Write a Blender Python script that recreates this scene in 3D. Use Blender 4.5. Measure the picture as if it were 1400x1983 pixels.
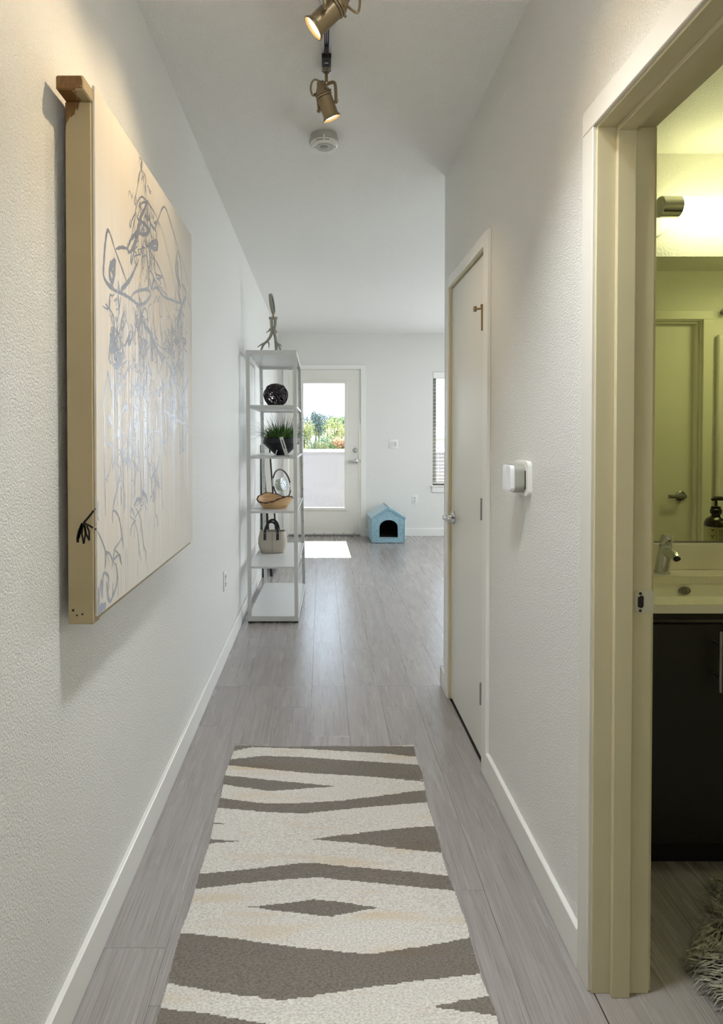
import bpy, bmesh, math, random
from math import sin, cos, pi, radians, sqrt
from mathutils import Vector, Matrix, Quaternion

for _o in list(bpy.data.objects):
    bpy.data.objects.remove(_o)
scene = bpy.context.scene
COL = scene.collection

def lin(c):
    return tuple((v / 255 / 12.92) if v / 255 <= .04045 else ((v / 255 + .055) / 1.055) ** 2.4 for v in c)

# ------------------------------------------------------------------ camera
F, XV, YH, TILT = 1200.0, 623.0, 845.5, radians(0.9)
YP = YH + F * math.tan(TILT)
cd = bpy.data.cameras.new('camera')
cam = bpy.data.objects.new('camera', cd)
COL.objects.link(cam)
cam.location = (0, 0, 1.31)
cam.rotation_euler = (pi / 2 - TILT, 0, 0)
cd.sensor_fit = 'VERTICAL'
cd.sensor_height = 36.0
cd.lens = F / 1983 * 36.0
cd.shift_x = (700 - XV) / 1983
cd.shift_y = -(991.5 - YP) / 1983
cd.clip_start = .02
cd.clip_end = 600
scene.camera = cam

# ------------------------------------------------------------------ sky, sun, exposure
world = bpy.data.worlds.new('sky')
scene.world = world
world.use_nodes = True
wn = world.node_tree.nodes
wl = world.node_tree.links
bg = wn['Background']
bg.inputs[1].default_value = 2.2
tc = wn.new('ShaderNodeTexCoord')
sx = wn.new('ShaderNodeSeparateXYZ')
wl.new(tc.outputs['Generated'], sx.inputs[0])
rp = wn.new('ShaderNodeValToRGB')
rp.color_ramp.elements[0].position = 0.0
rp.color_ramp.elements[0].color = (.84, .91, 1, 1)
rp.color_ramp.elements[1].position = .8
rp.color_ramp.elements[1].color = (.55, .74, 1, 1)
wl.new(sx.outputs['Z'], rp.inputs[0])
wl.new(rp.outputs[0], bg.inputs[0])

sd = bpy.data.lights.new('sun', 'SUN')
sd.energy = 14.0
sd.angle = radians(.35)
sd.color = (1, .97, .92)
sun = bpy.data.objects.new('sun', sd)
COL.objects.link(sun)
sun.rotation_euler = Vector((.012, -1, -.93)).to_track_quat('-Z', 'Y').to_euler()
sun.location = (0, 20, 20)

vs = scene.view_settings
vs.view_transform = 'Standard'
vs.look = 'None'
vs.exposure = 0.95
vs.gamma = 1.0
vs.use_curve_mapping = False
scene.cycles.use_denoising = True
scene.cycles.diffuse_bounces = 6
scene.cycles.glossy_bounces = 5
scene.cycles.transparent_max_bounces = 16
scene.cycles.max_bounces = 12
scene.cycles.sample_clamp_indirect = 6.0
scene.cycles.caustics_reflective = False
scene.cycles.caustics_refractive = False

W_FILL_DOWNLIGHT = 84.0
W_FILL_LIVING = 12.0
W_SPOT = 7.0
# added fill lamps, daylight stand-ins at the unseen living room windows (window_2, window_3)
def window_fill(loc, rot, w, h, watts):
    d = bpy.data.lights.new('window_fill', 'AREA')
    d.shape = 'RECTANGLE'
    d.size, d.size_y = w, h
    d.energy = watts
    d.color = (.84, .92, 1.0)
    o = bpy.data.objects.new('window_fill', d)
    COL.objects.link(o)
    o.location, o.rotation_euler = loc, rot
window_fill((4.50, 5.9, 1.45), (0, pi / 2, 0), 1.4, 3.1, 14.0)
window_fill((3.68, 8.10, 1.41), (-pi / 2, 0, 0), 1.3, 1.4, 42.0)
E_BATH_TUBE = 6.0
W_FILL_UPLIGHT = 20.0
W_FILL_BATH = 2.4

# ------------------------------------------------------------------ materials
def newmat(name):
    m = bpy.data.materials.new(name)
    m.use_nodes = True
    return m, m.node_tree.nodes, m.node_tree.links, m.node_tree.nodes['Principled BSDF']

def mat(name, c, rough=.5, metal=0.0, coat=0.0, spec=.5, emit=None, es=0.0):
    m, n, l, b = newmat(name)
    b.inputs['Base Color'].default_value = (*lin(c), 1)
    b.inputs['Roughness'].default_value = rough
    b.inputs['Metallic'].default_value = metal
    b.inputs['Coat Weight'].default_value = coat
    b.inputs['Specular IOR Level'].default_value = spec
    if emit:
        b.inputs['Emission Color'].default_value = (*emit, 1)
        b.inputs['Emission Strength'].default_value = es
    return m

def noise(n, l, scale, detail=2, vec=None, rough=.5):
    t = n.new('ShaderNodeTexNoise')
    t.inputs['Scale'].default_value = scale
    t.inputs['Detail'].default_value = detail
    t.inputs['Roughness'].default_value = rough
    if vec is not None:
        l.new(vec, t.inputs['Vector'])
    return t

def pos(n):
    return n.new('ShaderNodeNewGeometry').outputs['Position']

def mapped(n, l, vec, scale=(1, 1, 1)):
    mp = n.new('ShaderNodeMapping')
    mp.inputs['Scale'].default_value = scale
    l.new(vec, mp.inputs['Vector'])
    return mp.outputs[0]

def ramp(n, l, fac, stops):
    r = n.new('ShaderNodeValToRGB')
    e = r.color_ramp.elements
    while len(e) < len(stops):
        e.new(.5)
    for k, (p, c) in enumerate(stops):
        e[k].position = p
        e[k].color = (*c, 1) if len(c) == 3 else c
    l.new(fac, r.inputs[0])
    return r.outputs[0]

def bump(n, l, b, h, strength, dist):
    bp = n.new('ShaderNodeBump')
    bp.inputs['Strength'].default_value = strength
    bp.inputs['Distance'].default_value = dist
    l.new(h, bp.inputs['Height'])
    l.new(bp.outputs[0], b.inputs['Normal'])

def math_node(n, l, op, a, b):
    m = n.new('ShaderNodeMath')
    m.operation = op
    for k, v in enumerate((a, b)):
        if isinstance(v, (int, float)):
            m.inputs[k].default_value = v
        else:
            l.new(v, m.inputs[k])
    return m.outputs[0]

def mixc(n, l, fac, a, b):
    m = n.new('ShaderNodeMix')
    m.data_type = 'RGBA'
    if isinstance(fac, (int, float)):
        m.inputs[0].default_value = fac
    else:
        l.new(fac, m.inputs[0])
    for k, v in ((6, a), (7, b)):
        if isinstance(v, tuple):
            m.inputs[k].default_value = (*v, 1)
        else:
            l.new(v, m.inputs[k])
    return m.outputs[2]

def plaster(name, c, scale, strength, rough):
    m, n, l, b = newmat(name)
    b.inputs['Base Color'].default_value = (*lin(c), 1)
    b.inputs['Roughness'].default_value = rough
    t = noise(n, l, scale, 3, pos(n), .55)
    r = ramp(n, l, t.outputs[0], [(.36, (0, 0, 0)), (.62, (1, 1, 1))])
    bump(n, l, b, r, strength, .0022)
    return m

M = {}
M['wall'] = plaster('wall_paint', (226, 225, 220), 205, .7, .40)
M['ceiling'] = plaster('ceiling_paint', (240, 239, 235), 180, .85, .6)
M['bath_wall'] = plaster('bath_paint', (226, 224, 210), 140, .5, .45)
M['trim'] = mat('trim_white', (230, 229, 224), .36)
M['jamb'] = mat('door_frame_shaded', (202, 193, 160), .36)  # trim paint darkened: the jamb's shade is put into its colour
M['bath_trim'] = mat('bathroom_trim', (226, 222, 204), .36)
M['casing_paint'] = mat('casing_paint', (216, 213, 204), .4)
M['door'] = mat('door_white', (224, 222, 213), .34)
M['steel'] = mat('chrome', (205, 205, 208), .14, 1)
M['satin'] = mat('satin_steel', (150, 150, 150), .34, 1)
M['brass'] = mat('aged_brass', (148, 126, 94), .38, .9)
M['black'] = mat('black_satin', (14, 14, 16), .4)
M['blackmatte'] = mat('black_matte', (9, 9, 10), .7)
M['plastic'] = mat('white_plastic', (228, 228, 224), .35)
M['plasticgrey'] = mat('grey_plastic', (176, 176, 168), .4)
M['plasticlow'] = mat('white_plastic_insert', (214, 214, 210), .35)
M['dark'] = mat('dark_slot', (26, 25, 24), .6)
M['shelf'] = mat('shelf_white_metal', (208, 209, 207), .34)
M['screw'] = mat('screw', (60, 60, 60), .4, .8)

def plank_material():
    m, n, l, b = newmat('floor_plank')
    oi = n.new('ShaderNodeObjectInfo')
    g = pos(n)
    off = n.new('ShaderNodeVectorMath')
    off.operation = 'ADD'
    l.new(g, off.inputs[0])
    sc = n.new('ShaderNodeVectorMath')
    sc.operation = 'SCALE'
    sc.inputs[3].default_value = 37.0
    cmb = n.new('ShaderNodeCombineXYZ')
    for k in range(3):
        l.new(oi.outputs['Random'], cmb.inputs[k])
    l.new(cmb.outputs[0], sc.inputs[0])
    l.new(sc.outputs[0], off.inputs[1])
    v = off.outputs[0]
    a = noise(n, l, 1, 4, mapped(n, l, v, (420, 4.5, 1)), .6)
    c = noise(n, l, 1, 3, mapped(n, l, v, (30, 1.4, 1)), .5)
    s = math_node(n, l, 'ADD', math_node(n, l, 'MULTIPLY', a.outputs[0], .82), math_node(n, l, 'MULTIPLY', c.outputs[0], .18))
    col = ramp(n, l, s, [(.30, lin((118, 111, 108))), (.47, lin((150, 143, 140))), (.68, lin((168, 162, 160)))])
    tint = math_node(n, l, 'ADD', math_node(n, l, 'MULTIPLY', oi.outputs['Random'], .07), .965)
    mx = n.new('ShaderNodeVectorMath')
    mx.operation = 'SCALE'
    l.new(col, mx.inputs[0])
    l.new(tint, mx.inputs[3])
    l.new(mx.outputs[0], b.inputs['Base Color'])
    rr = ramp(n, l, c.outputs[0], [(.3, (.25,) * 3), (.7, (.29,) * 3)])
    l.new(rr, b.inputs['Roughness'])
    b.inputs['Specular IOR Level'].default_value = .95
    bump(n, l, b, a.outputs[0], .15, .0008)
    return m
M['plank'] = plank_material()
M['subfloor'] = mat('floor_underlay', (70, 64, 60), .8)

def glass_pane(name, tint=(.97, .985, .98)):
    m = bpy.data.materials.new(name)
    m.use_nodes = True
    n, l = m.node_tree.nodes, m.node_tree.links
    n.clear()
    out = n.new('ShaderNodeOutputMaterial')
    tr = n.new('ShaderNodeBsdfTransparent')
    tr.inputs[0].default_value = (*tint, 1)
    gl = n.new('ShaderNodeBsdfGlossy')
    gl.inputs['Roughness'].default_value = .02
    fr = n.new('ShaderNodeFresnel')
    fr.inputs[0].default_value = 1.45
    mx = n.new('ShaderNodeMixShader')
    l.new(fr.outputs[0], mx.inputs[0])
    l.new(tr.outputs[0], mx.inputs[1])
    l.new(gl.outputs[0], mx.inputs[2])
    l.new(mx.outputs[0], out.inputs[0])
    return m
M['glass'] = glass_pane('clear_glass')
M['mirror'] = mat('mirror_silver', (232, 236, 206), .0, 1)

def glow(name, c, s):
    m = bpy.data.materials.new(name)
    m.use_nodes = True
    n, l = m.node_tree.nodes, m.node_tree.links
    n.clear()
    out = n.new('ShaderNodeOutputMaterial')
    e = n.new('ShaderNodeEmission')
    e.inputs[0].default_value = (*c, 1)
    e.inputs[1].default_value = s
    l.new(e.outputs[0], out.inputs[0])
    return m

# ------------------------------------------------------------------ object helpers
LOC = {}

def linkobj(o, parent=None):
    COL.objects.link(o)
    if parent is not None:
        o.parent = parent
    return o

def tag(o, label=None, cat=None, group=None, kind=None):
    if label: o['label'] = label
    if cat: o['category'] = cat
    if group: o['group'] = group
    if kind: o['kind'] = kind
    return o

def thing(name, label, cat, loc=(0, 0, 0), group=None, kind=None):
    o = bpy.data.objects.new(name, None)
    o.empty_display_size = .1
    COL.objects.link(o)
    o.location = loc
    LOC[o.name] = Vector(loc)
    return tag(o, label, cat, group, kind)

class MB:
    """collects shapes (world coordinates) and links them as ONE mesh object"""
    def __init__(self):
        self.bm = bmesh.new()
        self.mi = 0

    def _mark(self, faces):
        for f in faces:
            f.material_index = self.mi
        return faces

    def box(self, x0, x1, y0, y1, z0, z1, bev=0.0, seg=1):
        if x0 > x1: x0, x1 = x1, x0
        if y0 > y1: y0, y1 = y1, y0
        if z0 > z1: z0, z1 = z1, z0
        v = [self.bm.verts.new(p) for p in ((x0, y0, z0), (x1, y0, z0), (x1, y1, z0), (x0, y1, z0), (x0, y0, z1), (x1, y0, z1), (x1, y1, z1), (x0, y1, z1))]
        fs = [self.bm.faces.new([v[i] for i in q]) for q in ((0, 3, 2, 1), (4, 5, 6, 7), (0, 1, 5, 4), (1, 2, 6, 5), (2, 3, 7, 6), (3, 0, 4, 7))]
        self._mark(fs)
        if bev > 0:
            es = {e for f in fs for e in f.edges}
            r = bmesh.ops.bevel(self.bm, geom=list(es), offset=bev, segments=seg, affect='EDGES', profile=.5)
            self._mark(r['faces'])
        return v

    def obox(self, c, ax, hs, bev=0.0, seg=1):
        """oriented box: centre, three axes, half sizes"""
        n0 = set(self.bm.verts)
        self.box(-hs[0], hs[0], -hs[1], hs[1], -hs[2], hs[2], bev, seg)
        m = Matrix((ax[0], ax[1], ax[2])).transposed()
        for v in self.bm.verts:
            if v not in n0:
                v.co = Vector(c) + m @ v.co

    def tube(self, pts, r, n=8, closed=False, cap=True, flat=None):
        pts = [Vector(p) for p in pts]
        N = len(pts)
        rs = r if isinstance(r, (list, tuple)) else [r] * N
        tang = []
        for i in range(N):
            if closed:
                t = pts[(i + 1) % N] - pts[i - 1]
            else:
                t = pts[min(i + 1, N - 1)] - pts[max(i - 1, 0)]
            tang.append(t.normalized() if t.length > 1e-9 else Vector((0, 0, 1)))
        up = Vector((0, 0, 1)) if abs(tang[0].z) < .9 else Vector((1, 0, 0))
        nrm = (up - tang[0] * up.dot(tang[0])).normalized()
        rings = []
        for i in range(N):
            nrm = nrm - tang[i] * nrm.dot(tang[i])
            nrm = nrm.normalized() if nrm.length > 1e-6 else tang[i].orthogonal().normalized()
            bn = tang[i].cross(nrm)
            fx, fy = (1, 1) if flat is None else flat
            rings.append([self.bm.verts.new(pts[i] + (nrm * cos(2 * pi * k / n) * fx + bn * sin(2 * pi * k / n) * fy) * rs[i]) for k in range(n)])
        fs = []
        M_ = N if closed else N - 1
        for i in range(M_):
            a, b = rings[i], rings[(i + 1) % N]
            for k in range(n):
                fs.append(self.bm.faces.new((a[k], a[(k + 1) % n], b[(k + 1) % n], b[k])))
        if cap and not closed:
            fs.append(self.bm.faces.new(rings[0][::-1]))
            fs.append(self.bm.faces.new(rings[-1]))
        return self._mark(fs)

    def cyl(self, p0, p1, r0, r1=None, n=24):
        return self.tube([p0, p1], [r0, r0 if r1 is None else r1], n)

    def lathe(self, prof, c=(0, 0, 0), axis=(0, 0, 1), n=32, closed=False):
        """profile [(radius, height)] turned about an axis through c"""
        q = Vector((0, 0, 1)).rotation_difference(Vector(axis).normalized())
        c = Vector(c)
        rings = []
        for r, h in prof:
            if r < 1e-6:
                rings.append([self.bm.verts.new(c + q @ Vector((0, 0, h)))])
            else:
                rings.append([self.bm.verts.new(c + q @ Vector((r * cos(2 * pi * k / n), r * sin(2 * pi * k / n), h))) for k in range(n)])
        fs = []
        L = len(rings)
        for i in range(L if closed else L - 1):
            a, b = rings[i], rings[(i + 1) % L]
            for k in range(n):
                k2 = (k + 1) % n
                if len(a) == 1 and len(b) == 1:
                    continue
                if len(a) == 1:
                    fs.append(self.bm.faces.new((a[0], b[k2], b[k])))
                elif len(b) == 1:
                    fs.append(self.bm.faces.new((a[k], a[k2], b[0])))
                else:
                    fs.append(self.bm.faces.new((a[k], a[k2], b[k2], b[k])))
        return self._mark(fs)

    def loft(self, rings, cap0=False, cap1=False, closed=True):
        vs_ = [[self.bm.verts.new(p) for p in r] for r in rings]
        fs = []
        for a, b in zip(vs_, vs_[1:]):
            n = len(a)
            for k in range(n if closed else n - 1):
                fs.append(self.bm.faces.new((a[k], a[(k + 1) % n], b[(k + 1) % n], b[k])))
        if cap0: fs.append(self.bm.faces.new(vs_[0][::-1]))
        if cap1: fs.append(self.bm.faces.new(vs_[-1]))
        return self._mark(fs)

    def quad(self, *p):
        return self._mark([self.bm.faces.new([self.bm.verts.new(q) for q in p])])

    def prism(self, poly, d):
        """polygon (3-D points) pushed along vector d"""
        d = Vector(d)
        a = [self.bm.verts.new(p) for p in poly]
        b = [self.bm.verts.new(Vector(p) + d) for p in poly]
        n = len(a)
        fs = [self.bm.faces.new(a[::-1]), self.bm.faces.new(b)]
        for k in range(n):
            fs.append(self.bm.faces.new((a[k], a[(k + 1) % n], b[(k + 1) % n], b[k])))
        return self._mark(fs)

    def sphere(self, c, r, n=16, scale=(1, 1, 1)):
        m = Matrix.Translation(c) @ Matrix.Diagonal((*[r * s for s in scale], 1))
        g = bmesh.ops.create_uvsphere(self.bm, u_segments=n, v_segments=max(6, n // 2), radius=1, matrix=m)
        return self._mark({f for v in g['verts'] for f in v.link_faces})

    def mesh(self, name, root=Vector((0, 0, 0)), smooth=35, fix=True):
        if fix:
            bmesh.ops.recalc_face_normals(self.bm, faces=self.bm.faces)
        me = bpy.data.meshes.new(name)
        bmesh.ops.translate(self.bm, verts=self.bm.verts, vec=-root)
        self.bm.to_mesh(me)
        self.bm.free()
        if smooth:
            me.polygons.foreach_set('use_smooth', [True] * len(me.polygons))
            me.set_sharp_from_angle(angle=radians(smooth))
        return me

    def build(self, name, m, parent=None, smooth=35, kind=None, label=None, fix=True, origin=None):
        root = Vector((0, 0, 0))
        if parent is not None:
            root = LOC.get(parent.name, root)
        elif origin is not None:
            root = Vector(origin)
        me = self.mesh(name, root, smooth, fix)
        for k in (m if isinstance(m, (list, tuple)) else [m]):
            me.materials.append(M[k] if isinstance(k, str) else k)
        o = bpy.data.objects.new(name, me)
        linkobj(o, parent)
        if parent is None and origin is not None:
            o.location = origin
        LOC[o.name] = root
        if kind: o['kind'] = kind
        if label: o['label'] = label
        return o

def smooth_path(p, k=5):
    if len(p) < 3:
        return [Vector(q) for q in p]
    P = [Vector(q) for q in p]
    out = []
    for i in range(len(P) - 1):
        a, bb, c_, d = P[max(i - 1, 0)], P[i], P[i + 1], P[min(i + 2, len(P) - 1)]
        for j in range(k):
            t = j / k
            out.append(.5 * ((2 * bb) + (c_ - a) * t + (2 * a - 5 * bb + 4 * c_ - d) * t * t + (3 * bb - a - 3 * c_ + d) * t ** 3))
    out.append(P[-1])
    return out

def filled(outer, holes, depth, to3d, bev=0.0):
    """flat shape with holes, extruded by depth; to3d maps (u, v, w) to world. Returns an MB"""
    cu = bpy.data.curves.new('tmp', 'CURVE')
    cu.dimensions = '2D'
    cu.fill_mode = 'BOTH'
    cu.extrude = depth / 2
    cu.bevel_depth = bev
    for ring in [outer] + list(holes):
        s = cu.splines.new('POLY')
        s.points.add(len(ring) - 1)
        for k, (u, v) in enumerate(ring):
            s.points[k].co = (u, v, 0, 1)
        s.use_cyclic_u = True
    ob = bpy.data.objects.new('tmp', cu)
    COL.objects.link(ob)
    dg = bpy.context.evaluated_depsgraph_get()
    me = bpy.data.meshes.new_from_object(ob.evaluated_get(dg))
    b = MB()
    b.bm.from_mesh(me)
    bmesh.ops.remove_doubles(b.bm, verts=b.bm.verts, dist=1e-5)
    for v in b.bm.verts:
        v.co = Vector(to3d(*v.co))
    bpy.data.objects.remove(ob)
    bpy.data.curves.remove(cu)
    bpy.data.meshes.remove(me)
    return b

def text_mb(s, size, to3d, depth=.0006):
    cu = bpy.data.curves.new('tmp', 'FONT')
    cu.body = s
    cu.size = size
    cu.extrude = depth / 2
    cu.align_x = 'CENTER'
    cu.align_y = 'CENTER'
    cu.resolution_u = 3
    ob = bpy.data.objects.new('tmp', cu)
    COL.objects.link(ob)
    dg = bpy.context.evaluated_depsgraph_get()
    me = bpy.data.meshes.new_from_object(ob.evaluated_get(dg))
    b = MB()
    b.bm.from_mesh(me)
    for v in b.bm.verts:
        v.co = Vector(to3d(*v.co))
    bpy.data.objects.remove(ob)
    bpy.data.curves.remove(cu)
    bpy.data.meshes.remove(me)
    return b

def rect(u0, u1, v0, v1):
    return [(u0, v0), (u1, v0), (u1, v1), (u0, v1)]

def rrect(u0, u1, v0, v1, r, n=5):
    out = []
    for cx, cy, a0 in ((u1 - r, v0 + r, -90), (u1 - r, v1 - r, 0), (u0 + r, v1 - r, 90), (u0 + r, v0 + r, 180)):
        for k in range(n + 1):
            a = radians(a0 + 90 * k / n)
            out.append((cx + r * cos(a), cy + r * sin(a)))
    return out

def struct(o, label=None):
    o['kind'] = 'structure'
    if label: o['label'] = label
    return o

def copy_tree(o, parent=None):
    c = o.copy()
    COL.objects.link(c)
    LOC[c.name] = LOC.get(o.name, Vector((0, 0, 0)))
    if parent is not None:
        c.parent = parent
    for ch in list(o.children):
        copy_tree(ch, c)
    return c

# ================================================================== THE SETTING
XL, XR, H, YB, YC = -.572, .640, 2.655, 8.148, 3.237

# ---- floor: underlay with every plank a part of its own
b = MB()
b.box(-.70, 4.62, -1.12, 8.28, -.12, -.012)
floor = struct(b.build('floor', 'subfloor'), 'grey brown wood plank floor running from hall to living room')
PL, PW, GAP = 1.22, .1735, .0006
plank_mesh = {}
def plank(x0, x1, y0, y1):
    w, l = x1 - x0 - GAP, y1 - y0 - GAP
    if w < .01 or l < .02:
        return
    key = (round(w, 3), round(l, 3))
    if key not in plank_mesh:
        q = MB()
        q.box(-w / 2, w / 2, -l / 2, l / 2, -.012, 0, .0004)
        plank_mesh[key] = q.mesh('plank', smooth=0)
        plank_mesh[key].materials.append(M['plank'])
    o = bpy.data.objects.new('plank', plank_mesh[key])
    COL.objects.link(o)
    o.parent = floor
    o.location = ((x0 + x1) / 2, (y0 + y1) / 2, 0)
rng = random.Random(4)
offs = [rng.random() * PL for _ in range(40)]
def plank_region(xa, xb, ya, yb):
    k = math.floor((xa - XL) / PW + 1e-6)
    while XL + k * PW < xb - 1e-6:
        x0, x1 = max(xa, XL + k * PW), min(xb, XL + (k + 1) * PW)
        y = -3.6 + offs[k % 40]
        while y < yb:
            y0, y1 = max(ya, y), min(yb, y + PL)
            if y1 - y0 > .02:
                plank(x0, x1, y0, y1)
            y += PL
        k += 1
plank_region(XL, XR, -1.0, YC)
plank_region(XL, 2.2, YC, YB)
plank_region(XR, 1.95, .66, 1.90)
b = MB()
b.box(2.2, 4.5, YC, YB, -.012, 0)
b.build('far_floor', 'plank', floor)

# ---- walls and ceilings
b = MB(); b.box(-.70, XL, -1.12, 8.28, -.012, H); struct(b.build('wall_left', 'wall'))
right_outline = [(-1.0, 0), (.69, 0), (.69, 2.041), (1.457, 2.041), (1.457, 0), (2.39, 0), (2.39, 2.06), (3.095, 2.06), (3.095, 0), (YC, 0), (YC, H), (-1.0, H)]
struct(filled(right_outline, [], .12, lambda u, v, w: (.70 + w, u, v)).build('wall_right', 'wall', smooth=0))
struct(filled(rect(-.70, 4.62, 0, H), [rect(-.452, .522, .004, 2.205), rect(1.46, 2.75, .665, 2.161), rect(3.0, 4.36, .665, 2.161)], .13,
              lambda u, v, w: (u, YB + .065 + w, v)).build('wall_back', 'wall', smooth=0))
b = MB(); b.box(-.572, .76, -1.12, -1.0, 0, H); struct(b.build('wall_front', 'wall'))
b = MB(); b.box(.76, 4.62, YC - .12, YC, 0, H); struct(b.build('wall_living_near', 'wall'))
struct(filled(rect(YC, 8.28, 0, H), [rect(4.3, 7.5, .7, 2.2)], .12, lambda u, v, w: (4.56 + w, u, v)).build('wall_living_right', 'wall', smooth=0))
b = MB(); b.box(-.70, 4.62, -1.12, 8.28, H, H + .12); struct(b.build('ceiling', 'ceiling'))
b = MB(); b.box(.762, 3.1, 2.295, 2.385, 0, 2.45); struct(b.build('wall_mirror_side', 'bath_wall'))
struct(filled([(.762, 0), (1.61, 0), (1.61, 2.06), (2.409, 2.06), (2.409, 0), (3.1, 0), (3.1, 2.45), (.762, 2.45)], [], .11,
              lambda u, v, w: (u, .61 + w, v)).build('wall_bathroom_near', 'bath_wall', smooth=0))
b = MB(); b.box(3.0, 3.1, .66, 2.295, 0, 2.45); struct(b.build('wall_bathroom_right', 'bath_wall'))
b = MB(); b.box(.762, 3.0, .66, 2.295, 2.35, 2.45); struct(b.build('ceiling_bathroom', 'bath_wall'))
b = MB(); b.box(.80, .83, 2.39, 3.11, 0, 2.1); struct(b.build('wall_closet', 'wall'))

# ---- baseboards
def baseboard(name, segs):
    q = MB()
    for s in segs:
        q.box(*s, 0.0, .102, .0025)
    return struct(q.build(name, 'trim'))
T = .015
baseboard('baseboard_left', [(XL, XL + T, -1.0, YB)])
baseboard('baseboard_right', [(XR - T, XR, 1.501, 2.346), (XR - T, XR, 3.139, YC + T), (XR - T, 4.5, YC, YC + T)])
baseboard('baseboard_right_near', [(XR - T, XR, -1.0, .646)])
baseboard('baseboard_back', [(.580, 4.5, YB - T, YB), (XL + T, -.512, YB - T, YB)])

# ---- bathroom doorway frame (door_3): jambs, stops, casings; strike plate
d3 = struct(thing('door_3', None, None, (.70, 1.44, 0)), 'painted bathroom doorway frame, shade put in its tone, with a steel strike plate')
jy0, jy1, jz = .710, 1.437, 2.021
b = MB(); b.box(.634, .768, jy1, jy1 + .019, 0, jz + .019, .0012); b.build('jamb', 'jamb', d3)
b = MB(); b.box(.634, .768, jy0 - .019, jy0, 0, jz + .019, .0012); b.build('jamb', 'jamb', d3)
b = MB(); b.box(.634, .768, jy0, jy1, jz, jz + .019, .0012); b.build('head_jamb', 'jamb', d3)
b = MB(); b.box(.676, .719, jy1 - .012, jy1, 0, jz, .0015); b.build('door_stop', 'jamb', d3)
b = MB(); b.box(.676, .719, jy0, jy0 + .012, 0, jz, .0015); b.build('door_stop', 'jamb', d3)
b = MB(); b.box(.676, .719, jy0 + .012, jy1 - .012, jz - .012, jz, .0015); b.build('door_stop', 'jamb', d3)
for xa, xb in ((XR - .014, XR), (.760, .776)):
    b = MB()
    b.box(xa, xb, jy1 + .006, jy1 + .063, 0, jz + .006, .002)
    b.box(xa, xb, max(jy0 - .063, .667 if xa > .7 else 0), jy0 - .006, 0, jz + .006, .002)
    b.box(xa, xb, max(jy0 - .063, .667 if xa > .7 else 0), jy1 + .063, jz + .006, jz + .063, .002)
    b.build('casing', 'jamb' if xa > .7 else 'casing_paint', d3)
b = filled(rrect(.728, .772, .898, .952, .006), [[(.735, .914), (.742, .911), (.746, .911), (.749, .915), (.749, .937), (.746, .940), (.742, .940), (.735, .936)]], .0016,
           lambda u, v, w: (u, jy1 - .0008 + w, v))
sp = b.build('strike_plate', mat('strike_steel', (196, 192, 176), .45, .3), d3)
b = MB(); b.box(.734, .750, jy1 - .0004, jy1 + .0006, .911, .940); b.build('latch_hole', 'dark', sp)
for zz in (.905, .945):
    b = MB(); b.cyl((.741, jy1 - .002, zz), (.741, jy1 - .001, zz), .0036, n=12); b.build('screw', 'screw', sp)

# ---- closet door (door_2)
d2 = struct(thing('door_2', None, None, (.66, 2.75, 0)), 'plain white closet door with lever handle in the right wall')
cy0, cy1, cz = 2.424, 3.075, 2.042
b = MB(); b.box(.632, .755, cy0 - .018, cy0, 0, cz + .016, .0012); b.build('jamb', 'jamb', d2)
b = MB(); b.box(.632, .755, cy1, cy1 + .018, 0, cz + .016, .0012); b.build('jamb', 'jamb', d2)
b = MB(); b.box(.632, .755, cy0, cy1, cz, cz + .016, .0012); b.build('head_jamb', 'jamb', d2)
b = MB()
b.box(XR - .015, XR, cy0 - .077, cy0 - .012, 0, cz + .055, .002)
b.box(XR - .015, XR, cy1 + .006, cy1 + .063, 0, cz + .055, .002)
b.box(XR - .015, XR, cy0 - .006, cy1 + .006, cz + .005, cz + .055, .002)
b.build('casing', 'trim', d2)
b = MB(); b.box(.645, .680, cy0 + .003, cy1 - .003, .012, cz - .004, .0015); b.build('door_leaf', 'door', d2)
def hinge(z0, z1, m):
    q = MB()
    q.cyl((.629, cy0 + .006, z0), (.629, cy0 + .006, z1), .0065, n=14)
    q.box(.634, .6455, cy0 + .001, cy0 + .024, z0, z1)
    for k in range(1, 5):
        z = z0 + (z1 - z0) * k / 5
        q.cyl((.629, cy0 + .006, z - .0008), (.629, cy0 + .006, z + .0008), .0069, n=14)
    return q.build('hinge', m, d2)
hinge(.982, 1.068, 'satin'); hinge(.252, .337, 'satin')
hg = hinge(1.725, 1.818, 'brass')
b = MB()
b.cyl((.629, cy0 + .006, 1.818), (.629, cy0 + .006, 1.826), .009, n=14)
b.tube([(.634, cy0 + .01, 1.814), (.618, cy0 + .02, 1.812), (.606, cy0 + .022, 1.812)], .0042, 8)
b.cyl((.608, cy0 + .022, 1.812), (.598, cy0 + .022, 1.812), .0115, .0115, 16)
b.build('hinge_pin_stop', 'brass', hg, label='brass hinge pin door stop with round bumper')
def lever(parent, x, y, z, nx, along, name='lever_handle', length=.105, m='steel'):
    """rose on a face with normal nx, lever running along a direction"""
    nrm, al = Vector(nx), Vector(along)
    q = MB()
    c = Vector((x, y, z))
    q.lathe([(0, -.001), (.0325, -.001), (.0325, .006), (.028, .0105), (.017, .013), (.012, .02), (.0115, .05), (0, .052)], c, nrm, 28)
    o = q.build('handle_rose', m, parent)
    q = MB()
    e = c + nrm * .047
    up = Vector((0, 0, 1))
    q.obox(e + al * (length / 2 - .014), (al, nrm, up), (length / 2, .0085, .0115), .005, 2)
    q.obox(e + al * (length - .016) - nrm * .006, (al, nrm, up), (.012, .011, .0125), .005, 2)
    q.build(name, m, o)
lever(d2, .645, cy1 - .062, .916, (-1, 0, 0), (0, -1, 0))

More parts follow.
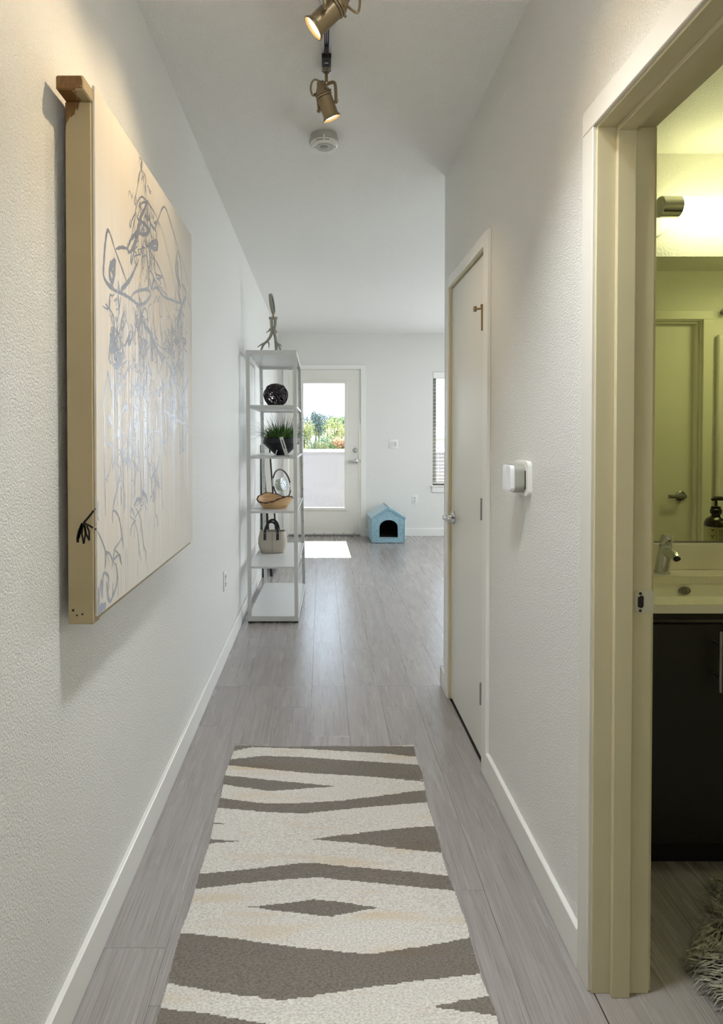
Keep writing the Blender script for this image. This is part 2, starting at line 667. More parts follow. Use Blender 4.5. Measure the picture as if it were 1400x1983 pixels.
# ---- glazed balcony door (door_1)
d1 = struct(thing('door_1', None, None, (.034, YB, 0)), 'white glazed balcony door at the end of the room')
b = MB()
b.box(-.452, -.436, YB - .002, YB + .12, .0, 2.205); b.box(.505, .522, YB - .002, YB + .12, .0, 2.205); b.box(-.436, .505, YB - .002, YB + .12, 2.190, 2.205)
b.build('jamb', 'trim', d1)
b = MB()
b.box(-.507, -.444, YB - .016, YB, 0, 2.197, .002); b.box(.513, .577, YB - .016, YB, 0, 2.197, .002); b.box(-.507, .577, YB - .016, YB, 2.197, 2.250, .002)
b.build('casing', 'trim', d1)
b = MB()
b.box(-.437, -.418, YB + .076, YB + .10, 0, 2.192); b.box(.488, .506, YB + .076, YB + .10, 0, 2.192); b.box(-.418, .488, YB + .076, YB + .10, 2.172, 2.192)
b.build('door_stop', 'trim', d1)
leaf = filled(rect(-.433, .502, .018, 2.187), [rect(-.245, .306, .368, 2.018)], .044, lambda u, v, w: (u, YB + .030 + w, v)).build('door_leaf', 'door', d1, smooth=0)
filled(rect(-.272, .334, .340, 2.046), [rect(-.243, .304, .370, 2.016)], .012, lambda u, v, w: (u, YB + .003 + w, v), .003).build('glazing_bead', 'door', leaf)
filled(rect(-.272, .334, .340, 2.046), [rect(-.243, .304, .370, 2.016)], .012, lambda u, v, w: (u, YB + .056 + w, v), .003).build('glazing_bead', 'door', leaf)
b = MB(); b.box(-.246, .307, YB + .028, YB + .032, .367, 2.019); b.build('pane', 'glass', leaf)
b = MB(); b.box(-.433, .502, YB + .000, YB + .008, .018, .045, .002); b.build('door_sweep', 'door', leaf)
for k in range(7):
    b = MB(); b.cyl((-.36 + k * .13, YB - .0015, .033), (-.36 + k * .13, YB + .001, .033), .006, n=10); b.build('screw', 'screw', leaf)
b = MB(); b.box(-.436, .505, YB - .02, YB + .12, 0, .016, .003); b.build('threshold', 'satin', d1)
b = MB(); b.lathe([(0, .001), (.032, .001), (.032, -.007), (.026, -.013), (.014, -.015), (.013, -.019), (0, -.019)], (.441, YB + .008, 1.130), (0, 1, 0), 28); b.build('deadbolt', 'steel', d1)
lever(d1, .448, YB + .008, .987, (0, -1, 0), (-1, 0, 0), length=.10)
b = MB(); b.box(.503, .508, YB - .003, YB + .004, .965, 1.01); b.build('strike_plate', 'satin', d1)

# ---- windows
w1 = struct(thing('window_1', None, None, (2.1, YB, .7)), 'window with white blind partly hidden behind the hall corner')
filled(rect(1.46, 2.75, .665, 2.161), [rect(1.516, 2.08, .72, 2.105), rect(2.13, 2.694, .72, 2.105)], .05, lambda u, v, w: (u, YB + .098 + w, v)).build('window_frame', mat('window_vinyl_shaded', (150, 147, 138), .5), w1, smooth=0)  # white vinyl greyed: its backlit shade is put into the colour
for xa, xb in ((1.515, 2.081), (2.129, 2.695)):
    b = MB(); b.box(xa, xb, YB + .097, YB + .101, .719, 2.106); b.build('pane', 'glass', w1)
b = MB(); b.box(1.437, 2.775, YB - .03, YB + .07, .650, .667, .003); b.box(1.45, 2.76, YB - .016, YB, .578, .650, .002); b.build('sill', 'trim', w1)
w3 = struct(thing('window_3', None, None, (3.68, YB, .7)))
filled(rect(3.0, 4.36, .665, 2.161), [rect(3.056, 3.655, .72, 2.105), rect(3.705, 4.304, .72, 2.105)], .05, lambda u, v, w: (u, YB + .098 + w, v)).build('window_frame', 'jamb', w3, smooth=0)
for xa, xb in ((3.055, 3.656), (3.704, 4.305)):
    b = MB(); b.box(xa, xb, YB + .097, YB + .101, .719, 2.106); b.build('pane', 'glass', w3)
w2 = struct(thing('window_2', None, None, (4.56, 5.9, .7)))
filled(rect(4.3, 7.5, .7, 2.2), [rect(4.36, 5.86, .76, 2.14), rect(5.94, 7.44, .76, 2.14)], .05, lambda u, v, w: (4.58 + w, u, v)).build('window_frame', 'trim', w2, smooth=0)
for ya, yb in ((4.355, 5.865), (5.935, 7.445)):
    b = MB(); b.box(4.578, 4.582, ya, yb, .755, 2.145); b.build('pane', 'glass', w2)

# ---- closed door seen only in the bathroom mirror (door_4)
d4 = struct(thing('door_4', None, None, (2.0, .64, 0)), 'white door with lever handle reflected in the bathroom mirror')
b = MB()
b.box(1.545, 1.605, .666, .680, 0, 2.046, .002); b.box(2.395, 2.455, .666, .680, 0, 2.046, .002); b.box(1.545, 2.455, .666, .680, 2.046, 2.100, .002)
b.build('casing', 'bath_trim', d4)
b = MB()
b.box(1.61, 1.628, .556, .667, 0, 2.058); b.box(2.390, 2.409, .556, .667, 0, 2.058); b.box(1.628, 2.390, .556, .667, 2.040, 2.058)
b.box(1.628, 1.642, .607, .642, 0, 2.040, .002); b.box(2.374, 2.390, .607, .642, 0, 2.040, .002); b.box(1.642, 2.374, .607, .642, 2.026, 2.040, .002)
b.build('jamb', 'bath_trim', d4)
b = MB(); b.box(1.630, 2.388, .570, .606, .01, 2.038); b.build('door_leaf', 'bath_trim', d4)
lever(d4, 2.300, .606, .930, (0, 1, 0), (-1, 0, 0), length=.10, m='satin')

# ================================================================== OUTSIDE
b = MB(); b.box(-2.4, 5.4, 8.281, 9.70, -.16, -.03); struct(b.build('balcony_floor', mat('balcony_concrete', (176, 172, 168), .8)))
b = MB()
b.box(-2.4, 5.4, 9.50, 9.66, -.16, 1.06)
b.prism([(-2.4, 9.47, 1.06), (-2.4, 9.69, 1.06), (-2.4, 9.69, 1.115), (-2.4, 9.47, 1.078)], (7.8, 0, 0))
struct(b.build('balcony_parapet', mat('parapet_stucco', (150, 147, 151), .8), smooth=0), 'pale stucco balcony parapet with a sloped white cap')
b = MB(); b.box(-2.4, 5.4, 8.281, 9.62, 2.73, 2.9); struct(b.build('balcony_ceiling', mat('soffit', (200, 198, 194), .8)))
b = MB(); b.box(-90, 90, 14, 330, -12.4, -12.0); struct(b.build('ground', mat('dry_grass', (98, 104, 66), .9), smooth=0))

def foliage_mat(name, c1, c2):
    m, n, l, bb = newmat(name)
    t = noise(n, l, 1.3, 3, pos(n))
    l.new(ramp(n, l, t.outputs[0], [(.35, lin(c1)), (.65, lin(c2))]), bb.inputs['Base Color'])
    bb.inputs['Roughness'].default_value = .7
    bb.inputs['Subsurface Weight'].default_value = 0
    return m
LEAF = {'yellow': foliage_mat('yellow_green_leaves', (150, 154, 86), (186, 180, 116)),  # leaf tones paled: haze is put into their colour
        'green': foliage_mat('green_leaves', (104, 130, 82), (142, 160, 104)),
        'blue': foliage_mat('blue_green_leaves', (70, 92, 90), (112, 128, 120)),
        'orange': foliage_mat('orange_leaves', (180, 140, 102), (192, 162, 122))}
BARK = mat('bark', (98, 84, 72), .9)
r3 = random.Random(11)
def tree(x, y, zc, rx, rz, kind, label, group='trees beyond the balcony'):
    t = thing('tree', label, 'tree', (x, y, -12.0), group)
    q = MB()
    q.tube([(x, y, -12.1), (x + .1, y, -6), (x, y, zc - rz * .3), (x - .05, y, zc + rz * .4)], [.32, .26, .16, .04], 8)
    for k in range(5):
        a = 2 * pi * k / 5 + r3.random()
        q.tube([(x, y, zc - rz * .7 + .25 * k * rz * .3), (x + .6 * rx * cos(a), y + .6 * rx * sin(a), zc + rz * .1 * k - rz * .1)], [.09, .03], 6)
    q.build('trunk', BARK, t)
    q = MB()
    blobs = [(x + rx * .62 * r3.uniform(-1, 1), y + rx * .5 * r3.uniform(-1, 1), zc + rz * .62 * r3.uniform(-1, 1), r3.uniform(.38, .55)) for _ in range(9)] + [(x, y, zc, .72)]
    for _ in range(1500):
        bx, by, bz, br = r3.choice(blobs)
        d = Vector((r3.gauss(0, 1), r3.gauss(0, 1), r3.gauss(0, 1))).normalized() * (r3.random() ** .4)
        c = Vector((bx + d.x * br * rx, by + d.y * br * rx, bz + d.z * br * rz))
        u = Vector((r3.gauss(0, 1), r3.gauss(0, 1), r3.gauss(0, 1))).normalized()
        v = u.orthogonal().normalized()
        s = r3.uniform(.10, .22)
        q.quad(c - u * s, c + v * s * .55, c + u * s, c - v * s * .55)
    q.build('crown', LEAF[kind], t, smooth=0, kind='stuff', fix=False)
tree(-3.5, 150, 5.2, 3.6, 3.2, 'blue', 'dark bluish tree rising behind the left edge of the door glass', None)
tree(-.55, 118, 4.1, 1.7, 2.6, 'blue', 'narrow dark blue green tree near the middle of the door glass', None)
tree(-2.75, 96, 1.6, 2.3, 2.3, 'yellow', 'bright yellow green tree low at the left of the door glass', None)
tree(2.1, 100, 2.1, 2.7, 2.9, 'yellow', 'large yellow green tree right of centre in the door glass', None)
tree(4.6, 108, 2.2, 1.9, 3.4, 'green', 'tall green tree at the right edge of the door glass', None)
tree(2.8, 78, .2, 1.6, 1.2, 'orange', 'orange autumn tree low at the right of the door glass', None)
tree(1.4, 160, 5.0, 2.6, 2.2, 'blue', 'distant bluish tree on the skyline behind the yellow one', None)
for px_, py_, pz_, rx_, rz_, kd_, lb_ in ((-3.0, 84, -1.2, 1.9, 1.5, 'green', 'low green bush at the lower left of the door glass'), (-.6, 80, -.6, 1.7, 1.5, 'yellow', 'pale yellow bush at the bottom middle of the door glass'),
        (.9, 88, -.2, 1.8, 1.7, 'green', 'rounded green tree below the large yellow green one'), (3.0, 92, -1.6, 2.2, 1.6, 'green', 'low green bush under the orange tree'), (-1.2, 128, 2.6, 2.0, 1.8, 'yellow', 'yellow tree between the two dark bluish ones'), (3.4, 132, 4.2, 2.2, 1.8, 'green', 'green treetop right of the skyline in the door glass')):
    tree(px_, py_, pz_, rx_, rz_, kd_, lb_, None)
for xx, kd, lb_ in ((-8, 'orange', 'orange tree beyond the balcony, left of everything seen in the door glass'), (9.5, 'blue', 'dark bluish tree standing between the door view and the blind view'),
                    (16.5, 'green', 'green tree at the left of the view through the window blind'), (19.8, 'yellow', 'yellow green tree in the middle of the view through the window blind'),
                    (23.5, 'orange', 'orange tree at the right of the view through the window blind')):
    tree(xx, 108 + (int(xx) * 7) % 16, 1.8, 2.6, 2.5, kd, lb_, None)
# far wooded hill
b = MB()
NX, NY = 60, 14
rows = []
r4 = random.Random(5)
for j in range(NY):
    rows.append([])
    for i in range(NX):
        xx = -120 + 240 * i / (NX - 1)
        yy = 200 + 90 * j / (NY - 1)
        hgt = -12 + (14.5 + 3 * sin(xx * .045) + 2.0 * sin(xx * .13 + 1) + r4.uniform(-.5, .9)) * sin(pi * .5 * j / (NY - 1))
        rows[-1].append((xx, yy, hgt))
b.loft(rows, closed=False)
hm = foliage_mat('hill_woods', (118, 138, 120), (160, 170, 140))
struct(b.build('hill', hm, smooth=0, kind='structure'))
hs = thing('house', 'pale house with a blue grey roof far beyond the window blind', 'house', (15.2, 85, -12))
b = MB(); b.box(12.5, 19, 82, 88, -12, 1.0); b.build('wall', mat('house_wall', (220, 214, 204), .8), hs)
b = MB(); b.prism([(12.2, 81.6, 1.0), (12.2, 88.4, 1.0), (12.2, 85, 2.9)], (7.1, 0, 0)); b.build('roof', mat('house_roof', (128, 146, 160), .7), hs, smooth=0)
for k in range(4):
    b = MB(); b.box(13.2 + k * 1.5, 14.0 + k * 1.5, 81.95, 82, -1.6, -.3); b.build('window', 'dark', hs)
# railing planter hung on the outer side of the parapet
og = thing('railing_planter', 'pale whip stemmed plant in a trough hung outside the balcony parapet', 'plant', (-.05, 9.82, .76))
b = MB()
for k in range(34):
    a, s = r4.uniform(-1, 1), r4.uniform(.6, 1.15)
    x0 = -.05 + r4.uniform(-.14, .1)
    b.tube([(x0, 9.82 + r4.uniform(-.06, .06), .95), (x0 + .07 * a, 9.82, 1.08 + .12 * s), (x0 + .26 * a * s, 9.82 + r4.uniform(-.1, .1), 1.10 + .36 * s * cos(a * .8))], [.005, .004, .0015], 5)
b.build('stem', mat('whip_stems', (120, 136, 122), .6), og, kind='stuff')
b = MB()
b.box(-.40, .32, 9.70, 9.94, .76, .97, .006)
b.box(-.36, -.33, 9.66, 9.72, .93, .95); b.box(.25, .28, 9.66, 9.72, .93, .95)
b.build('trough', mat('planter_box', (120, 112, 104), .7), og)

# traced paint strokes, ink flower and rug zigzags (millimetres on their own surfaces)
STROKES=[(4,[(328,1128),(338,1146),(359,1147),(361,1138),(351,1121),(345,1131),(355,1143)]),(4,[(351,1120),(331,1099),(319,1070),(334,1091),(341,1109)]),(4,[(351,1120),(369,1121),(376,1115),(354,1095),(351,1084)]),(3,[(376,1115),(375,1088),(384,1059)]),(4,[(321,1071),(300,1032),(287,1010),(294,1004),(303,1018),(299,1030)]),(3,[(300,1026),(316,1017)]),(5,[(293,979),(313,1016),(357,1049),(426,1054),(480,1051),(521,1043)]),(7,[(296,988),(329,976),(381,1025),(415,1062)]),(6,[(326,1013),(367,1037),(403,1048),(381,1021)]),(5,[(255,953),(245,938),(254,932),(264,952),(296,980),(270,927),(276,920)]),(12,[(415,1060),(381,1025),(339,984),(305,935),(260,905),(229,871)]),(14,[(339,970),(311,926),(259,873)]),(8,[(259,873),(256,838),(285,884)]),(16,[(409,930),(455,953),(511,974),(503,952),(439,935)]),(12,[(311,937),(380,954),(425,979),(381,982),(339,978)]),(10,[(396,1031),(425,1012),(456,1002),(495,1002),(503,972)]),(6,[(468,1042),(479,1018),(504,1035),(487,1004),(521,1043)]),(6,[(521,1043),(595,1110),(675,1090),(777,1037)]),(4,[(777,1037),(867,1000),(964,944)]),(3,[(521,1043),(581,1019),(683,944),(753,894)]),(2,[(521,1043),(511,952)]),(7,[(512,1045),(541,1026)]),(9,[(134,837),(88,869),(68,836),(58,792),(58,752),(122,746)]),(7,[(134,837),(171,815),(222,782)]),(8,[(139,841),(183,859),(235,870)]),(3,[(128,832),(123,815)]),(14,[(102,804),(94,768),(117,760),(131,812),(107,788),(122,775)]),(8,[(229,883),(232,863),(259,873),(311,900)]),(10,[(394,917),(412,871),(430,823)]),(5,[(424,926),(535,904),(624,863)]),(7,[(408,878),(534,842)]),(3,[(372,891),(344,842),(336,821)]),(10,[(310,857),(265,812),(210,774),(176,758)]),(8,[(777,1032),(755,989),(744,949),(797,912)]),(8,[(777,1032),(821,995),(831,933)]),(18,[(776,995),(776,945),(819,910)]),(6,[(439,908),(478,910),(493,876),(570,887),(510,865),(493,874)]),(5,[(324,871),(304,849),(284,865),(337,886)]),(5,[(345,904),(317,892),(337,886),(351,907),(394,921)]),(4,[(518,865),(552,864),(534,849),(578,852)]),(9,[(58,750),(91,740),(153,743),(215,748),(283,748),(322,748),(392,771),(437,802),(407,808),(336,790),(283,771),(251,750)]),(9,[(154,769),(170,750),(228,782),(258,801)]),(6,[(156,764),(153,739),(161,705),(175,740)]),(6,[(336,811),(322,782),(342,727),(377,750),(406,739),(405,704)]),(5,[(329,809),(364,797)]),(9,[(453,818),(509,838),(587,829),(701,843),(830,859)]),(5,[(476,824),(476,785),(500,812),(517,798),(542,820),(537,761),(559,769),(569,823)]),(9,[(438,846),(445,819),(477,856),(493,830)]),(3,[(587,884),(623,847),(661,811)]),(5,[(543,844),(614,843),(633,840)]),(3,[(586,820),(720,747),(761,729)]),(3,[(692,911),(774,849)]),(3,[(681,829),(731,818)]),(9,[(203,708),(180,680),(174,656),(197,672),(186,681)]),(7,[(197,704),(238,669)]),(3,[(174,654),(171,628),(202,619)]),(5,[(203,727),(215,698)]),(5,[(270,722),(292,705)]),(3,[(288,704),(288,658)]),(11,[(126,654),(99,614),(89,575)]),(9,[(126,654),(168,630),(201,589)]),(12,[(120,645),(114,592),(141,622)]),(7,[(250,667),(208,625),(196,621)]),(6,[(250,667),(287,648)]),(13,[(244,657),(231,630),(262,650)]),(15,[(342,727),(376,701),(428,693),(474,667),(583,626)]),(8,[(514,653),(611,641)]),(4,[(474,673),(621,663),(659,675),(575,670),(621,707),(650,735),(631,737),(669,731),(699,749),(730,729)]),(18,[(786,935),(796,874),(830,856),(784,793),(783,733)]),(12,[(831,931),(901,911),(829,843),(876,821)]),(6,[(964,947),(938,892),(989,854),(973,708)]),(4,[(731,818),(796,828),(752,792),(721,799)]),(6,[(851,746),(898,738),(862,711),(922,701)]),(10,[(620,633),(717,588),(847,509),(859,484)]),(14,[(119,567),(145,563),(179,594),(119,582)]),(7,[(124,562),(128,451)]),(8,[(145,564),(145,538),(166,520),(172,546),(167,563)]),(9,[(184,572),(219,586)]),(7,[(189,551),(195,539),(224,566)]),(7,[(78,545),(88,529),(107,488),(109,455)]),(7,[(78,545),(53,486),(48,468),(53,448)]),(16,[(51,481),(48,461)]),(8,[(367,592),(449,571),(404,604)]),(9,[(513,534),(564,542),(638,569),(648,577),(647,546),(572,470)]),(11,[(525,537),(529,515)]),(8,[(647,570),(666,514),(716,527)]),(7,[(359,522),(366,508),(409,491),(413,462)]),(10,[(697,569),(760,642),(837,607)]),(8,[(618,497),(675,486),(727,525)]),(9,[(801,481),(836,535),(946,615)]),(7,[(144,494),(177,512),(183,524)]),(8,[(193,462),(211,483),(205,467),(235,464)]),(6,[(53,458),(53,421),(55,322),(59,214)]),(9,[(51,471),(53,458)]),(8,[(128,475),(127,402)]),(5,[(129,398),(128,335),(138,264)]),(5,[(188,478),(185,369),(188,302),(189,205)]),(6,[(241,481),(251,361),(238,314)]),(6,[(234,444),(251,349),(253,281)]),(5,[(277,364),(282,310),(281,251),(268,233)]),(6,[(311,485),(310,403)]),(6,[(331,486),(322,367),(332,299),(341,246),(369,227)]),(6,[(358,441),(357,346),(362,244)]),(7,[(417,491),(420,418),(445,348),(452,281)]),(4,[(627,502),(625,371)]),(4,[(646,503),(644,338)]),(4,[(666,505),(663,313)]),(4,[(696,506),(693,361)]),(4,[(728,508),(725,289)]),(4,[(747,509),(744,290)]),(4,[(791,511),(788,336)]),(4,[(802,512),(797,231)]),(4,[(842,514),(837,215)]),(4,[(907,518),(904,330)]),(4,[(883,516),(879,278)]),(4,[(546,498),(542,251)]),(4,[(562,499),(557,204)]),(4,[(504,496),(503,430)]),(4,[(516,496),(515,419)]),(4,[(471,494),(470,440)]),(4,[(149,476),(147,341)]),(4,[(147,476),(143,228)]),(9,[(609,501),(554,451),(562,390),(579,376),(602,388),(603,443),(585,477),(675,459),(801,446),(924,427),(869,392)]),(7,[(470,410),(511,409),(536,395),(535,354)]),(8,[(490,384),(477,373)]),(11,[(522,339),(518,319),(484,292),(448,277),(484,286)]),(9,[(476,269),(542,235)]),(9,[(170,386),(148,397),(132,398)]),(12,[(146,423),(143,397)]),(4,[(221,382),(198,397),(154,418)]),(6,[(143,425),(154,437),(199,468),(229,466)]),(5,[(57,400),(76,381),(106,372)]),(2,[(61,393),(115,339)]),(9,[(115,336),(110,315)]),(7,[(152,325),(163,305),(135,264),(108,227)]),(5,[(115,336),(152,325)]),(10,[(183,349),(180,333)]),(9,[(218,333),(200,323)]),(11,[(274,215),(300,228),(327,225),(327,222)]),(10,[(341,248),(383,228),(394,206)]),(9,[(794,384),(810,348),(793,336)]),(16,[(646,480),(655,445),(664,399)]),(12,[(675,491),(715,453)]),(8,[(82,451),(91,432),(111,417)]),(4,[(372,423),(400,337),(429,312),(445,322)]),(4,[(302,336),(276,360),(251,338)]),(3,[(268,218),(313,187)]),(5,[(287,212),(341,220)]),(8,[(443,222),(447,205)]),(8,[(563,199),(563,172)]),(6,[(461,365),(465,343),(445,356)]),(6,[(227,369),(252,387),(276,348),(239,376)]),(5,[(106,192),(106,218),(118,220),(147,204),(170,165),(182,121)]),(4,[(176,148),(140,136),(116,125),(101,90)]),(4,[(176,148),(171,139)]),(4,[(4,192),(36,162),(56,134),(55,98),(64,131),(77,106)]),(4,[(56,136),(83,126),(104,106),(121,91)]),(5,[(116,131),(110,107),(127,108),(157,108),(169,80)]),(4,[(122,126),(151,109),(163,87)]),(8,[(127,94),(138,62),(126,36),(86,14),(70,37),(65,64)]),(9,[(103,23),(106,51)]),(7,[(65,64),(73,40),(76,73),(47,88),(39,77),(34,35),(29,76),(19,50),(11,16)]),(6,[(4,43),(8,20),(11,64),(18,27)]),(20,[(3,11),(18,14),(59,12)]),(6,[(14,255),(7,224),(16,210)]),(4,[(235,192),(272,175),(303,136),(314,97),(336,58)]),(5,[(290,175),(251,165),(241,140)]),(6,[(272,173),(275,130)]),(4,[(283,208),(330,174),(355,99),(383,71),(374,48)]),(6,[(334,169),(329,136)]),(6,[(314,106),(310,76)]),(6,[(359,94),(351,82)]),(4,[(342,201),(297,189),(272,177)]),(6,[(241,196),(255,209),(276,185)]),(4,[(438,173),(420,136)]),(5,[(468,170),(467,122)]),(3,[(144,61),(143,4)]),(3,[(164,76),(163,7)]),(3,[(201,114),(199,6)]),(3,[(217,115),(215,6)]),(3,[(302,65),(301,2)]),(3,[(390,42),(390,2)])]
FLOWER=[(7,[(-495,1149),(-507,1134),(-517,1123)]),(6,[(-517,1123),(-505,1117),(-497,1112)]),(5,[(-492,1110),(-490,1108)]),(3,[(-490,1153),(-494,1152)]),(6,[(-518,1120),(-521,1099),(-517,1078),(-513,1099),(-515,1118),(-512,1099),(-505,1085),(-505,1104),(-510,1116)]),(9,[(-520,1121),(-527,1104),(-530,1090),(-530,1081)]),(8,[(-521,1118),(-525,1102),(-528,1090)])]
RUGPOLY=[[(-397,2606),(282,2591),(425,2585),(411,2500),(266,2535),(-87,2575),(-292,2585),(-388,2543)],[(-398,2479),(-360,2487),(-244,2514),(-84,2506),(161,2472),(410,2439),(391,2324),(200,2353),(-81,2387),(-225,2413),(-392,2440)],[(-389,2363),(-360,2358),(-218,2336),(54,2292),(-184,2260),(-388,2304)],[(-393,2224),(-365,2217),(-213,2187),(-108,2184),(65,2199),(189,2224),(410,2272),(405,2196),(184,2165),(-72,2126),(-208,2137),(-391,2164)],[(-384,2081),(-324,2065),(-381,2064)],[(-383,1988),(-259,1978),(-378,1963)],[(-36,1991),(173,2031),(305,2052),(413,2061),(408,1920),(243,1946),(90,1975)],[(-388,1827),(-246,1846),(-71,1878),(-26,1880),(85,1862),(231,1846),(408,1818),(401,1757),(223,1785),(-18,1817),(-203,1795),(-388,1759)],[(-202,1697),(-17,1728),(162,1700),(20,1664)],[(-400,1608),(-244,1593),(-78,1564),(120,1541),(245,1562),(409,1595),(405,1487),(213,1463),(8,1431),(-82,1415),(-220,1431),(-400,1465)],[(250,1393),(418,1429),(426,1361)],[(-415,1398),(-267,1382),(-111,1356),(-88,1339),(-204,1328),(-439,1317)]]

# ================================================================== TRACK LIGHTING
tr = thing('track_light_rail', 'grey metal lighting track with black slots on the hall ceiling', 'track light', (.0165, 1.85, H))
b = MB()
for xa, xb in ((-.001, .0085), (.0125, .0145), (.0185, .0205), (.0245, .034)):
    b.box(xa, xb, .96, 2.292, H - .020, H)
b.box(-.001, .034, .96, 2.292, H - .006, H)
b.build('rail', mat('track_silver', (212, 212, 222), .3, .25), tr)
b = MB()
b.box(.0085, .0125, .96, 2.28, H - .0165, H - .006); b.box(.0145, .0185, .96, 2.28, H - .0165, H - .006); b.box(.0205, .0245, .96, 2.28, H - .0165, H - .006)
b.build('slot', 'black', tr)
b = MB(); b.box(-.012, .046, .89, .96, H - .03, H, .004); b.build('feed_box', mat('track_feed', (206, 206, 212), .3, .5), tr)
M['lampmetal'] = mat('spotlight_metal', (154, 136, 106), .38, .8)
LENS = glow('lit_lens', (1.0, .80, .50), 22.0)

def spot_head(y, a, s, can_c, label, watts=W_SPOT):
    """adapter in the track, stem, yoke and can; a = aim, s = yoke pivot axis, can_c = centre of the can"""
    x, z = .0165, H - .020
    a = Vector(a).normalized()
    s = (Vector(s) - a * Vector(s).dot(a)).normalized()
    t = thing('spotlight', label, 'spotlight', (x, y, z), 'spotlights on the ceiling track')
    b = MB()
    b.box(x - .0165, x + .0165, y - .075, y + .012, z - .017, z - .0003, .002)
    b.box(x - .007, x + .007, y - .125, y - .072, z - .010, z - .0005, .001)
    b.box(x - .010, x + .010, y + .010, y + .026, z - .014, z - .0005, .001)
    ad = b.build('adapter', 'black', t)
    b = MB(); b.box(x - .016, x + .0135, y - .020, y + .004, z - .0176, z - .0168); b.build('rating_sticker', mat('sticker_tan', (150, 138, 116), .5), ad, label='tan rating sticker')
    b = MB()
    for k in range(4):
        b.box(x - .012 + (k % 2) * .011, x - .003 + (k % 2) * .012, y - .015 + (k // 2) * .008, y - .012 + (k // 2) * .008, z - .0179, z - .0175)
    b.build('print', 'dark', ad, kind='stuff')
    b = MB()
    b.box(x - .004, x + .004, y - .046, y - .043, z - .0176, z - .0168)
    b.box(x - .006, x - .004, y - .049, y - .040, z - .0176, z - .0168); b.box(x + .004, x + .006, y - .049, y - .040, z - .0176, z - .0168)
    b.build('arrow_mark', 'plastic', ad)
    J = Vector((x, y + .018, z - .052))
    b = MB()
    b.cyl((x, y + .018, z - .010), (x, y + .018, z - .046), .0058, n=16)
    b.lathe([(0, .008), (.0075, .006), (.010, 0), (.0075, -.007), (0, -.009)], J, n=18)
    b.build('stem', 'lampmetal', t)
    cc = Vector(can_c)
    fr, bk = cc + a * .040, cc - a * .034
    b = MB()
    b.lathe([(.0, .002), (.0, .0), (.0265, .0), (.0275, .004), (.0275, .062), (.0305, .068), (.0345, .074), (.0345, .0765), (.0315, .0765), (.029, .072), (.0265, .066), (.0265, .05)], bk, a, 36)
    for h in (-.004, -.012):
        b.lathe([(.0, h - .003), (.0295, h - .003), (.0305, h), (.0295, h + .003), (0, h + .003)], bk, a, 32)
    b.lathe([(.0275, -.010), (.0265, -.02), (.013, -.040), (.010, -.050), (.0, -.050)], bk, a, 28)
    for k in range(4):
        d = (s * cos(.7 + k * pi / 2) + a.cross(s) * sin(.7 + k * pi / 2))
        b.cyl(bk - a * .018 + d * .024, bk - a * .018 + d * .036, .0035, n=8)
    can = b.build('lamp_can', 'lampmetal', t)
    b = MB(); b.lathe([(0, .0), (.0262, .0), (.0262, -.002), (0, -.002)], fr - a * .006, a, 32); b.build('lens', LENS, can)
    b = MB()
    for sg in (1, -1):
        p2 = cc + s * sg * .036 - a * .004
        mid = J + s * sg * .018 + (p2 - J) * .10
        sh = J + s * sg * .036 + (p2 - (J + s * sg * .036)) * .28
        b.tube(smooth_path([J + s * sg * .004 - Vector((0, 0, .006)), mid, sh, p2, p2 + (p2 - sh).normalized() * .006]), .0058, 10)
        b.cyl(cc + s * sg * .027 - a * .004, cc + s * sg * .043 - a * .004, .0048, n=12)
    b.build('yoke', 'lampmetal', t)
    tip = bk - a * .050
    sd_ = Vector((-1, 0, 0)) if a.x > 0 else Vector((1, 0, 0))
    b = MB()
    b.sphere(tip, .0085, 12)
    up = Vector((0, 0, 1))
    b.tube(smooth_path([tip, tip + up * .008 + sd_ * .006, tip + up * .010 + sd_ * .018, tip + sd_ * .028 - up * .004, tip + sd_ * .030 - up * .026, tip + sd_ * .022 - up * .046, bk - a * .012 + sd_ * .024]), .0034, 8)
    b.tube([tip, tip + (J - tip) * .5 + Vector((0, -.006, .004)), J - Vector((0, 0, .008))], .003, 8)
    b.build('cable', 'lampmetal', can)
    ld = bpy.data.lights.new('spotlight_beam', 'SPOT')
    ld.energy = watts
    ld.color = (1, .76, .46)
    ld.spot_size = radians(82)
    ld.spot_blend = .95
    ld.shadow_soft_size = .012
    lo = bpy.data.objects.new('spotlight_beam', ld)
    COL.objects.link(lo)
    lo.location = fr + a * .006
    lo.rotation_euler = a.to_track_quat('-Z', 'Y').to_euler()
    return t
spot_head(2.235, (.36, .22, -.88), (.9, -.42, .05), (.022, 2.25, 2.497), 'second spotlight along the track, pointing down right above the smoke detector')
spot_head(1.665, (-.72, .06, -.62), (-.12, -.99, .0), (.008, 1.68, 2.434), 'nearest spotlight in view, tilted left toward the large painting')

spot_head(1.385, (-.74, -.14, -.64), (0, -1, 0), (.008, 1.40, 2.44), 'third spotlight from the far end of the track, added out of view to warm the left wall', 7.5)  # added head, unseen, for warm light on the upper left wall
spot_head(1.18, (.76, .06, -.62), (0, -1, 0), (.024, 1.195, 2.415), 'fourth spotlight from the far end of the track, added out of view to warm the doorway side', 4.5)  # added head, unseen, for warm light above the doorway

